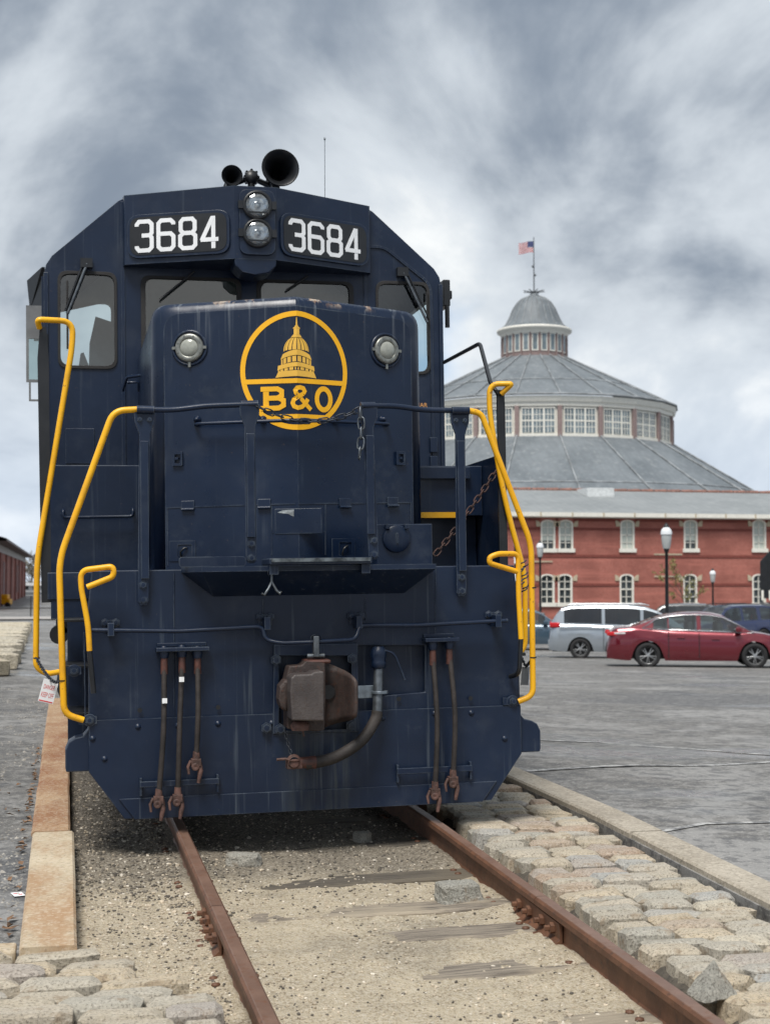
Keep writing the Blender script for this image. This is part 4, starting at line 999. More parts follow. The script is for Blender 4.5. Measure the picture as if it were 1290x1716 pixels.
m.cyl((c3.x, 3.1, 4.45), c3, .03); m.tube([c3, c1 + Vector((0, .5, -.02))], .025); m.tube([c3, c2 + Vector((0, .33, 0))], .022); m.bb(c1.x - .03, c1.x + .03, 3.1, 3.2, 4.4, c1.z - .05); m.bb(c2.x - .03, c2.x + .03, 3.1, 3.2, 4.4, c2.z - .03); m.bb(c2.x - .1, c1.x + .02, 3.05, 3.2, 4.47, 4.53); LP('horn_manifold', m, M_black)
a, b = P(544, 330, 3.3), P(544, 234, 3.3); m = MB(); m.tube([a - Vector((0, 0, .1)), b], .0026, 6); m.lathe([(.008, 0), (.008, .02), (0, .022)], b, (0, 0, 1), 8); LP('antenna', m, M_steel)
# sun shade and wind deflector on the left, brackets on the right
m = MB(); q = [P(45, 470, 3.3), P(70, 447, 3.1), P(75, 447, 3.1), P(76, 520, 3.1), P(50, 520, 3.3)]
m.add(q + [p + Vector((0, 1.5, 0)) for p in q], [(0, 4, 3, 2, 1), (0, 1, 6, 5), (1, 2, 7, 6), (4, 0, 5, 9), (5, 6, 7, 8, 9)]); LP('sun_shade', m, M_black)
M_defl = simple('deflector_grey', (.16, .165, .17), .55, var=.2)
m = MB(); xa, za_ = PX(44, 672, 3.0); xb, zb_ = PX(74, 512, 3.0); m.plate([[(xa, za_ + .15), (xb, za_ + .15), (xb, zb_), (xa, zb_)], [(xa + .02, za_ + .17), (xb - .02, za_ + .17), (xb - .02, zb_ - .26), (xa + .02, zb_ - .26)]], 3.0, 3.02); wd = LP('wind_deflector', m, M_defl)
m = MB(); m.bb(xa + .02, xb - .02, 3.008, 3.012, za_ + .17, zb_ - .26); LP('deflector_pane', m, M_glass, wd)
m = MB(); m.plate([[(xa + .02, za_), (xb, za_), (xb, za_ + .15), (xa + .02, za_ + .15)], [(xa + .035, za_ + .015), (xb - .01, za_ + .015), (xb - .01, za_ + .148), (xa + .035, za_ + .148)]], 3.0, 3.012); LP('deflector_bracket', m, M_defl, wd)
m = MB(); c_ = P(746, 490, 3.0); m.bb(c_.x - .03, c_.x + .03, 2.95, 3.2, c_.z - .12, c_.z + .1); m.bb(c_.x, c_.x + .06, 3.0, 3.1, c_.z - .05, c_.z + .02); m.cyl((c_.x, 2.95, c_.z - .12), (c_.x, 2.95, c_.z - .3), .02); LP('mirror_bracket', m, M_black, None, 0.008)
# grab irons
def grab(p, q, d, out_=0.07, r=.011, name='grab_iron', mat=M_navy, drop=0.05):
    A, B = P(*p, d), P(*q, d); o = Vector((0, -out_, 0)); m = MB(); m.tube(fillet([A + Vector((0, 0, drop)) - o * .0, A + Vector((0, 0, drop)) + o, A + o, B + o, B + Vector((0, 0, drop)) + o, B + Vector((0, 0, drop))], .03, 4), r, 8); return LP(name, m, mat)
grab((106, 868), (222, 866), 1.45)
m = MB(); a = P(205, 655, 2.5); b = P(212, 632, 2.45); c_ = P(240, 628, 2.3); m.tube(fillet([a, b, c_], .03), .013, 8); m.tube([P(214, 641, 2.5), P(232, 640, 2.45), P(232, 655, 2.5)], .011, 6); LP('grab_iron', m, M_navy)
# side boxes beside the nose
m = MB(); m.bb(-1.53, -.892, 1.45, CD - .002, 1.513, 2.235); LP('battery_box', m, M_navy, None, 0.006)
m = MB(); m.bb(.892, 1.50, 1.45, CD - .002, 1.88, 2.235); m.bb(.892, 1.50, 1.62, CD - .002, 1.513, 1.88); m.bb(.892, 1.40, 1.40, 1.45, 2.14, 2.225); LP('step_box', m, M_navy, None, 0.005)
m = MB(); m.bb(.91, 1.36, 1.437, 1.449, 1.865, 1.905); LP('yellow_step_edge', m, M_yellow)
m = MB(); T_ = Matrix(((0, 1, 0, 1.505), (1, 0, 0, 0), (0, 0, 1, 0), (0, 0, 0, 1))); m.plate([[(.92, 1.513), (CD, 1.513), (CD, 2.26), (1.12, 2.28), (.93, 1.93)]], -.0, .012, T_); LP('side_plate', m, M_navy)

# ---- handrails
def post(px0, py0, px1, py1, w=.062, d=-.03, top=True):
    a, b = P(px0, py0, d), P(px1, py1, d); m = MB()
    xs_ = lambda t: a.x + (b.x - a.x) * t
    o = [(a.x - w * .95, a.z), (a.x - w * .9, a.z - .06), (a.x - w * .5, a.z - .13), (b.x - w * .5, b.z + .02), (b.x - w * .3, b.z), (b.x + w * .3, b.z), (b.x + w * .5, b.z + .02), (a.x + w * .5, a.z - .13), (a.x + w * .9, a.z - .06), (a.x + w * .95, a.z)]
    m.plate([o[::-1] if False else o], d - .008, d + .008); pt = LP('handrail_post', m, M_navy, None, 0.004)
    m = MB(); m.bb(xs_(.25) - w * .38, xs_(.25) + w * .38, d - .028, d - .0085, b.z + .15, a.z - .17); LP('post_rib', m, M_navy, pt, 0.004)
    m = MB(); m.bolt((b.x, d - .008, b.z + .03), r=.017); m.bolt((b.x, d - .008, b.z + .115), r=.017); LP('post_bolt', m, M_navy, pt)
    if top:
        for s_ in (-1, 1): m = MB(); m.bolt((a.x + s_ * .028, d - .008, a.z - .045), r=.011); LP('post_bolt', m, M_navy, pt)
    return pt
post(242, 690, 240, 1014); post(418, 678, 421, 944, top=False, d=-.06); post(616, 682, 626, 938, top=False, d=-.06); post(770, 692, 773, 999)
def bar(pts, r=.017, mat=M_navy, name='handrail', fr=.06, n=10):
    m = MB(); m.tube(fillet(pts, fr, 6), r, n); return LP(name, m, mat)
bar([P(228, 686, -.03), P(290, 687, -.03), P(345, 680, -.04), P(432, 677, -.06)], .0165); bar([P(606, 680, -.06), P(660, 680, -.05), P(710, 687, -.03), P(786, 688, -.03)], .0165)
for (a, b) in (((229, 686), (258, 687)), ((404, 678), (432, 677)), ((604, 680), (628, 680)), ((757, 688), (786, 688))):
    m = MB(); m.cyl(P(*a, -.045), P(*b, -.045), .0235); LP('rail_sleeve', m, M_navy)
YR = .0185
bar([P(231, 686, -.03), P(190, 688, -.03), P(99, 938, -.03), P(107, 1197, -.03), P(140, 1207, -.02)], YR, M_yellow, 'yellow_handrail', [0, .10, .10, .08, 0])
bar([P(785, 688, -.03), P(806, 692, -.03), P(890, 912, -.03), P(893, 1166, -.03), P(868, 1176, -.02)], YR, M_yellow, 'yellow_handrail', [0, .07, .08, .07, 0])
hy = .84
bar([P(66, 549, hy), P(62, 535, hy - .05), P(122, 538, hy), P(121, 580, hy), P(62, 938, hy), P(60, 1118, hy), P(78, 1130, hy), P(112, 1124, hy - .1)], YR, M_yellow, 'yellow_handrail', [0, .03, .11, .2, .12, .05, .05, 0])
bar([P(840, 660, hy), P(858, 643, hy - .05), P(820, 643, hy), P(820, 690, hy), P(843, 830, hy), P(880, 965, hy), P(880, 1080, hy), P(872, 1095, hy)], YR, M_yellow, 'yellow_handrail', [0, .02, .07, .2, .3, .12, .04, 0])
m = MB(); a, b = P(72, 560, hy), P(78, 1010, hy); m.plate([[(a.x - .02, a.z + .05), (a.x - .035, a.z - .15), (b.x - .03, b.z), (b.x + .03, b.z), (a.x + .035, a.z - .15), (a.x + .02, a.z + .05)]], hy + .02, hy + .035); LP('handrail_post', m, M_black)
m = MB(); a, b = P(839, 655, hy), P(845, 950, hy); m.plate([[(a.x - .03, a.z + .01), (a.x - .02, a.z - .03), (b.x - .025, b.z), (b.x + .03, b.z), (a.x + .035, a.z - .12), (a.x + .03, a.z + .01)]], hy + .02, hy + .04); LP('handrail_post', m, M_black)
bar([P(744, 607, 2.6), P(804, 575, 1.55), P(822, 642, .95), P(836, 662, .86)], .015, M_black, 'cab_handrail', [0, .06, .05, 0])
bar([P(78, 560, 2.5), P(78, 780, 2.5), P(80, 930, 2.5)], .014, M_black, 'cab_handrail')
for (px, py) in ((150, 1207), (124, 1124), (858, 1175)):
    c_ = P(px, py, -.012); m = MB(); m.lathe([(.036, 0), (.036, .012), (.03, .014), (0, .0145)], c_, (0, -1, 0), 14, smooth=False); m.bolt(c_ + Vector((0, -.018, 0)), r=.017); m.bb(c_.x - .06, c_.x + .04, -.024, -.012, c_.z - .022, c_.z + .022); LP('handrail_foot', m, M_navy)
# ---- uncoupling levers
CL = -.10
bar([P(146, 1056, CL), P(300, 1058, CL), P(440, 1050, CL), P(444, 1072, CL), P(470, 1078, CL - .03), P(526, 1076, CL - .06), P(596, 1072, CL - .03), P(602, 1048, CL), P(700, 1048, CL), P(850, 1040, CL)], .0125, M_navy, 'uncoupling_lever', [0, .03, .04, .04, .04, .02, .04, .04, .03, 0], 8)
for (px, py) in ((185, 1052), (444, 1042), (596, 1040), (826, 1038)):
    c_ = P(px, py, -.0); m = MB(); m.bb(c_.x - .04, c_.x + .04, -.012, 0, c_.z - .02, c_.z + .045); m.bb(c_.x - .018, c_.x + .018, CL - .015, -.012, c_.z - .045, c_.z + .03); m.bolt((c_.x - .03, -.012, c_.z + .028)); m.bolt((c_.x + .03, -.012, c_.z + .028)); LP('lever_bracket', m, M_navy, None, 0.003)
HD = -.12
bar([P(146, 984, HD - .02), P(191, 966, HD - .04), P(190, 949, HD - .04), P(135, 956, HD), P(136, 985, HD), P(148, 1050, HD), P(150, 1091, HD)], .0165, M_yellow, 'lever_handle', [0, .035, .035, .05, .04, .08, 0]); bar([P(150, 1091, HD), P(152, 1110, HD), P(157, 1162, HD)], .0150, M_black, 'lever_grip')
bar([P(866, 958, HD), P(820, 944, HD - .04), P(820, 934, HD - .04), P(834, 928, HD - .04), P(868, 928, HD), P(869, 1000, HD), P(873, 1071, HD)], .0165, M_yellow, 'lever_handle', [0, .03, .03, .03, .04, .05, 0]); bar([P(873, 1071, HD), P(870, 1130, HD), P(855, 1134, -.02)], .0145, M_black, 'lever_grip')

# ---- coupler
co_ = P(530, 1165, -.2)
m = MB(); m.bb(co_.x - .12, co_.x + .12, -.055, .35, co_.z - .11, co_.z + .11); cp = LP('coupler', m, M_coupler, None, 0.02)
ol = [PX(x, y, -.2) for x, y in ((481, 1222), (530, 1226), (544, 1224), (546, 1180), (545, 1111), (512, 1108), (506, 1115), (484, 1117), (479, 1140))]
m = MB(); m.plate([ol], -.20, -.06); LP('coupler_head', m, M_coupler, cp, 0.010, 3)
jaw = [(540, -.205, 1111, 1224), (545, -.13, 1112, 1224), (552, -.085, 1113, 1222), (562, -.075, 1116, 1219), (571, -.10, 1120, 1215), (579, -.19, 1124, 1210), (583, -.28, 1128, 1206), (586, -.33, 1132, 1202), (590, -.34, 1137, 1198), (593, -.32, 1141, 1192), (594, -.06, 1142, 1190)]
m = MB(); rg_ = []
for (x_, y_, t_, b_) in jaw:
    A_, B_ = P(x_, t_, -.2), P(x_, b_, -.2); col_ = []
    for k in range(9):
        u_ = k / 8; z_ = A_.z + (B_.z - A_.z) * u_; rim = .012 * (abs(2 * u_ - 1) ** 8) * (1 if y_ < -.1 else 0)
        col_.append((A_.x + (B_.x - A_.x) * u_, y_ + rim, z_))
    rg_.append([(col_[0][0], -.06, col_[0][2])] + col_ + [(col_[-1][0], -.06, col_[-1][2])])
m.loft(rg_, False); LP('guard_arm', m, M_coupler, cp)
kn = [PX(x, y, -.40) for x, y in ((489, 1208), (543, 1209), (543, 1125), (526, 1126), (522, 1130), (494, 1131), (488, 1136), (486, 1160))]
m = MB(); m.plate([kn], -.40, -.22); LP('knuckle', m, M_knuckle, cp, 0.014, 3)
kb = [PX(x, y, -.25) for x, y in ((470, 1188), (482, 1194), (484, 1138), (476, 1140), (468, 1150), (466, 1172))]
m = MB(); m.plate([kb], -.27, -.14); LP('knuckle_hub', m, M_coupler, cp, 0.02, 3)
hc_ = P(553, 1163, -.21); m = MB(); m.lathe([(.042, 0), (.042, .002), (0, .0021)], (hc_.x + .010, -.092, hc_.z), (0, -1, 0), 20, smooth=False); LP('lock_hole', m, M_black, cp)
pn = P(503, 1218, -.26); m = MB(); m.lathe([(.05, -.02), (.055, .01), (.04, .03), (.0, .035)], pn, (0, 0, 1), 16); m.tube([pn + Vector((.01, -.02, -.02)), pn + Vector((.018, -.02, -.055))], .006, 6); LP('knuckle_pin', m, M_glad, cp)
bt = [PX(x, y, -.12) for x, y in ((500, 1112), (556, 1112), (550, 1106), (508, 1106))]
m = MB(); m.bb(co_.x - .06, co_.x + .09, -.2, -.04, P(530, 1110, -.2).z - .01, P(530, 1106, -.2).z); LP('lock_cover', m, M_redrust, cp, 0.012)
lk = P(529, 1095, -.16); m = MB(); m.bb(lk.x - .016, lk.x + .016, -.19, -.13, lk.z - .02, lk.z + .10); m.lathe([(.03, -.012), (.03, .012)], lk + Vector((0, 0, .08)), (0, 1, 0), 14); m.cyl(lk + Vector((-.05, 0, -.015)), lk + Vector((.05, 0, -.015)), .014); LP('lift_link', m, M_steel, cp, 0.004)
fr_ = [PX(x, y) for x, y in ((456, 1230), (600, 1226), (598, 1078), (458, 1080))]
m = MB(); m.plate([[(p[0], p[1]) for p in fr_], [(opl[0][0] + .012, opl[0][1] + .012), (opl[1][0] - .012, opl[1][1] + .012), (opl[2][0] - .012, opl[2][1] - .045), (opl[3][0] + .012, opl[3][1] - .045)]], -.03, -.013); LP('coupler_frame', m, M_pilot, None, 0.005)
for (px, py) in ((446, 1220), (469, 1222), (588, 1216), (462, 1106), (590, 1104)):
    m = MB(); m.bolt(P(px, py, -.03), r=.022, h=.03); LP('frame_bolt', m, M_pilot)
# ---- air hoses
def hose(pts, r, name, parent=None, mat=M_hose, n=12):
    P_ = [Vector(p) for p in pts]; out_ = []
    for i in range(len(P_) - 1):
        p0, p1, p2, p3 = P_[max(i - 1, 0)], P_[i], P_[i + 1], P_[min(i + 2, len(P_) - 1)]
        for k in range(6):
            t = k / 6; out_.append(0.5 * ((2 * p1) + (p2 - p0) * t + (2 * p0 - 5 * p1 + 4 * p2 - p3) * t * t + (3 * p1 - p0 - 3 * p2 + p3) * t ** 3))
    out_.append(P_[-1]); m = MB(); m.tube(out_, r, n); return LP(name, m, mat, parent)
def gladhand(p, parent, s_=1, sz=1.0):
    m = MB(); p = Vector(p)
    m.cyl(p + Vector((0, 0, .05 * sz)), p, .022 * sz, .026 * sz); m.bb(p.x - .035 * sz, p.x + .03 * sz, p.y - .025, p.y + .025, p.z - .05 * sz, p.z + .002)
    m.lathe([(.024 * sz, -.02), (.028 * sz, -.01), (.026 * sz, .008), (.012 * sz, .009), (0, .004)], p + Vector((-.008 * s_, -.022, -.05 * sz)), (0, -1, 0), 12)
    m.tube([p + Vector((.018 * s_, 0, -.02)), p + Vector((.022 * s_, -.01, -.08 * sz)), p + Vector((.010 * s_, -.012, -.16 * sz))], [.017 * sz, .019 * sz, .012 * sz], 8)
    m.tube([p + Vector((-.03 * s_, 0, -.01)), p + Vector((-.048 * s_, -.005, -.05 * sz)), p + Vector((-.044 * s_, -.01, -.10 * sz))], [.013 * sz, .012 * sz, .009 * sz], 8)
    LP('gladhand', m, M_glad, parent, 0.004)
def mu_hose(px0, py0, px1, py1, bow, tagpy=None):
    a, b = P(px0, py0, -.07), P(px1, py1, -.09); c_ = a.lerp(b, .5) + Vector((bow, -.03, 0))
    h_ = hose([a, c_, b], .0155, 'brake_hose')
    m = MB(); m.cyl(a + Vector((0, 0, .05)), a + Vector((0, 0, -.06)), .019, .021, 10); LP('hose_nipple', m, M_redrust, h_); gladhand(b, h_, 1, .85)
    m = MB(); m.lathe([(.024, 0), (.03, .02), (.03, .05), (.02, .07)], a + Vector((0, 0, .03)), (0, 0, 1), 10); LP('hose_valve', m, M_pilot, h_)
    if tagpy:
        t_ = a.lerp(b, (tagpy - py0) / (py1 - py0)) + Vector((bow * .8, -.045, 0)); m = MB(); m.bb(t_.x - .014, t_.x + .014, t_.y - .006, t_.y, t_.z - .014, t_.z + .014); LP('hose_tag', m, M_white, h_)
    return h_
mu_hose(275, 1112, 266, 1335, .010, 1174); mu_hose(305, 1110, 298, 1332, -.004, 1138); h_ = mu_hose(331, 1112, 329, 1272, .004); mu_hose(725, 1098, 729, 1322, .012); mu_hose(753, 1096, 759, 1302, .015)
for (x0, x1, y) in ((260, 348, 1088), (706, 762, 1072)):
    a, b = P(x0, y, 0), P(x1, y, 0); m = MB(); m.bb(a.x, b.x, -.11, 0, a.z - .012, a.z + .012); m.bb(a.x + .01, b.x - .01, -.02, 0, a.z + .012, a.z + .035); LP('hose_bracket', m, M_pilot, None, 0.004)
for (x0, x1, y0, y1) in ((235, 368, 1306, 1322), (668, 794, 1284, 1300)):
    a, b = P(x0, y1, -.1), P(x1, y0, -.1); m = MB(); m.bb(a.x, b.x, -.065, -.055, a.z, b.z); m.bb(a.x, a.x + .012, -.055, -.021, a.z - .05, b.z + .02); m.bb(b.x - .012, b.x, -.055, -.021, a.z - .05, b.z + .02); LP('hose_holder', m, M_pilot, None, 0.003)
v0 = P(634, 1092, -.06); v1 = P(632, 1195, -.10)
m = MB(); m.lathe([(.03, .03), (.045, .01), (.05, -.02), (.04, -.05), (.045, -.06), (.045, -.09), (.036, -.1)], v0, (0, 0, 1), 14); m.tube(fillet([v0 + Vector((.02, -.02, .01)), v0 + Vector((.09, -.03, -.01)), v0 + Vector((.15, -.03, -.17))], .05), .007, 6); bv = LP('brake_valve', m, M_pilot)
m = MB(); m.cyl(v0 + Vector((0, 0, -.09)), v1, .029, .029, 14); LP('brake_pipe', m, M_steel, bv)
br = P(600, 1160, -.02); m = MB(); m.bb(br.x - .02, br.x + .12, -.06, -.05, br.z - .035, br.z + .04); m.lathe([(.05, -.008), (.05, .008), (.036, .008), (.036, -.008)], P(636, 1160, -.08), (0, 0, 1), 16); LP('pipe_bracket', m, simple('zinc_bracket', (.16, .19, .22), .4, .5, var=.3, scale=20), bv, 0.003)
h_ = hose([v1 + Vector((0, 0, .01)), P(628, 1208, -.11), P(605, 1242, -.15), P(560, 1270, -.17), P(512, 1281, -.17)], .0335, 'train_line_hose')
g = P(500, 1279, -.17); m = MB(); m.cyl(g + Vector((.10, 0, .0)), g + Vector((-.0, 0, 0)), .038, .03); LP('hose_collar', m, M_redrust, h_)
m = MB(); m.bb(g.x - .07, g.x + .02, -.20, -.14, g.z - .03, g.z + .02); m.lathe([(.04, -.02), (.045, 0), (.03, .02)], g + Vector((-.03, -.02, .01)), (0, -1, 0), 14); m.tube([g + Vector((.0, -.03, .02)), g + Vector((-.05, -.03, .02)), g + Vector((-.08, -.03, .03)), g + Vector((-.13, -.03, .028))], .009, 6); LP('gladhand', m, M_glad, h_, 0.004)

# ---- chains
def chain(mb, pts, link=.055, w=.016, r=.0042):
    pts = [Vector(p) for p in pts]; L = [0]
    for i in range(len(pts) - 1): L.append(L[-1] + (pts[i + 1] - pts[i]).length)
    def at(s):
        for i in range(len(pts) - 1):
            if s <= L[i + 1] or i == len(pts) - 2: return pts[i].lerp(pts[i + 1], (s - L[i]) / (L[i + 1] - L[i]))
    n = max(1, round(L[-1] / (link * .78)))
    for k in range(n):
        a, b = at(L[-1] * k / n), at(L[-1] * (k + 1) / n); t = (b - a).normalized(); c = (a + b) / 2
        u = t.cross(Vector((0, 1, 0))); u = u.normalized() if u.length > .1 else Vector((1, 0, 0)); v_ = t.cross(u); u = u * .9 + v_ * .45 if k % 2 else v_ * .9 - u * .35
        hl_ = link / 2 - w; q = []
        for j in range(12):
            an = 2 * math.pi * j / 12; q.append(c + t * (math.cos(an) * w + (hl_ if math.cos(an) > 0.01 else (-hl_ if math.cos(an) < -.01 else 0))) + u * math.sin(an) * w)
        mb.tube(q, r, 5, True)
def sagline(a, b, sag, n=14): return [a.lerp(b, i / n) + Vector((0, 0, -4 * sag * (i / n) * (1 - i / n))) for i in range(n + 1)]
m = MB(); chain(m, sagline(P(430, 680, -.06), P(606, 684, -.06), .085, 20), .07, .017, .0045); LP('safety_chain', m, M_chain)
m = MB(); chain(m, [P(604, 684, -.09), P(606, 725, -.09), P(602, 768, -.09)], .075, .02, .0055); LP('chain_end', m, M_steel)
m = MB(); chain(m, sagline(P(833, 786, .86), P(729, 930, .6), .02), .066, .017, .0048); LP('step_chain', m, M_rchain)
m = MB(); chain(m, sagline(P(477, 1224, -.1), P(489, 1270, -.17), .0, 5), .03, .008, .003); LP('gladhand_chain', m, M_chain)
m = MB()
for k in range(10): p = P(876 + 5 * math.sin(k * 1.7), 942 + k * 5.2, .6); m.tube([p + Vector((-.02, 0, -.012)), p + Vector((.0, -.03, 0)), p + Vector((.022, 0, .012))], .005, 5)
LP('wrapped_chain', m, M_chain)
# hanging notices
def notice(pc, w, h, tilt, label, back=False):
    t = thing('notice_plate', label, 'notice', tuple(LM @ pc))
    t.rotation_euler = (R(4), tilt, 0 if not back else 0.25)
    m = MB(); m.plate([[(-w / 2, -h), (w / 2, -h), (w / 2, 0), (-w / 2, 0)]], -.0015, .0015); m.build('plate', M_white if not back else simple('notice_back', (.12, .125, .13), .6), t)
    if not back:
        m = MB(); put_text(m, 'DANGER', -w * .36, w * .36, -h * .42, -h * .22, -.0022); put_text(m, 'KEEP OFF', -w * .40, w * .40, -h * .78, -h * .56, -.0022); m.bb(-w * .45, w * .45, -.0025, -.0016, -h * .97, -h * .92); m.build('lettering', M_red, t)
notice(P(86, 1140, .25), .088, .135, R(14), 'white notice reading DANGER KEEP OFF hanging from a chain at the left steps')
notice(P(881, 1118, .35), .055, .115, R(3), 'grey back of a small notice hanging inside the right yellow handrail', True)
m = MB(); chain(m, sagline(P(61, 1103, hy - .04), P(86, 1140, .25), .01, 6), .04, .010, .0035); chain(m, sagline(P(86, 1140, .25), P(104, 1141, -.03), .01, 5), .04, .010, .0035); LP('step_chain', m, M_chain)
m = MB(); chain(m, [P(873, 1100, .5), P(881, 1118, .35), P(892, 1104, -.03)], .03, .008, .003); LP('step_chain', m, M_chain)
for (px, py, d) in ((61, 1103, hy), (104, 1141, -.03), (893, 1102, -.03), (893, 985, -.03)):
    c_ = P(px, py, d); m = MB(); m.lathe([(.021, -.004), (.0215, .004)], c_, (0, 0, 1), 12); LP('cable_tie', m, M_black)
# ================================================================ buildings and everything beyond
def at_depth(px, py, zc): return Vector((0, 0, HC)) + ray(px, py) * zc
def brick_mat(name, a, b, mortar, sc=1.0):
    t = NT(name); v = t.co((1, 1, 1)); s = t.sep(v)
    cb = t.nd('ShaderNodeCombineXYZ'); t.L.new(t.mth('ADD', s[0], s[1]), cb.inputs[0]); t.L.new(s[2], cb.inputs[1])
    br = t.nd('ShaderNodeTexBrick'); t.L.new(cb.outputs[0], br.inputs['Vector']); br.inputs['Scale'].default_value = 4.2 * sc
    br.inputs['Color1'].default_value = a + (1,); br.inputs['Color2'].default_value = b + (1,); br.inputs['Mortar'].default_value = mortar + (1,); br.inputs['Mortar Size'].default_value = 0.012
    n = t.noise(0.5, 5, 0.6); c = t.mix(t.mth('MULTIPLY', t.rng(n, 0.40, 0.62), 0.55), br.outputs[0], tuple(q * 0.65 for q in a))
    n2 = t.noise(1.0, 4, 0.6, t.co((0.15, 0.15, 3.0)))
    c = t.mix(t.mth('MULTIPLY', t.rng(n2, 0.5, 0.68), 0.3), c, tuple(min(1, q * 1.5) for q in b)); return t.out(c, 0.85)
M_brick = brick_mat('red_brick', (0.325, 0.105, 0.080), (0.41, 0.145, 0.112), (0.32, 0.17, 0.14))
M_brick2 = brick_mat('brown_brick', (0.30, 0.105, 0.082), (0.37, 0.14, 0.11), (0.3, 0.17, 0.14))
M_dbrick = simple('dark_brick_course', (0.19, 0.05, 0.038), 0.85)
M_cream = simple('cream_trim', (0.74, 0.72, 0.65), 0.6, var=0.07)
M_buff = simple('buff_sandstone', (0.47, 0.40, 0.29), 0.8, var=0.12)
def roofmat(name, a, b):
    t = NT(name); n = t.noise(0.25, 5, 0.6); f = t.noise(1.6, 7, 0.7); c = t.mix(t.rng(n, 0.3, 0.7), a, b); wv = t.nd('ShaderNodeTexWave'); t.L.new(t.co(), wv.inputs['Vector']); wv.inputs['Scale'].default_value = 0.5; wv.inputs['Distortion'].default_value = 2.0; c = t.mix(t.mth('MULTIPLY', wv.outputs['Fac'], 0.10), c, tuple(q * 0.5 for q in a)); c = t.mix(t.mth('MULTIPLY', t.rng(f, 0.45, 0.7), 0.35), c, tuple(q * 1.35 for q in b))
    dr = t.noise(1.0, 3, 0.6, t.co((1.6, 1.6, 0.25))); c = t.mix(t.mth('MULTIPLY', t.rng(dr, 0.55, 0.7), 0.3), c, (0.33, 0.34, 0.34)); return t.out(c, 0.6)
M_lead = roofmat('grey_sheet_roof', (0.105, 0.122, 0.135), (0.165, 0.185, 0.20))
M_lead2 = roofmat('pale_shingle_roof', (0.185, 0.20, 0.205), (0.235, 0.25, 0.255))
M_seam = simple('roof_seam', (0.235, 0.25, 0.26), 0.6, var=0.4, scale=.8)
M_pil = simple('brown_pilaster', (0.25, 0.185, 0.175), 0.8)

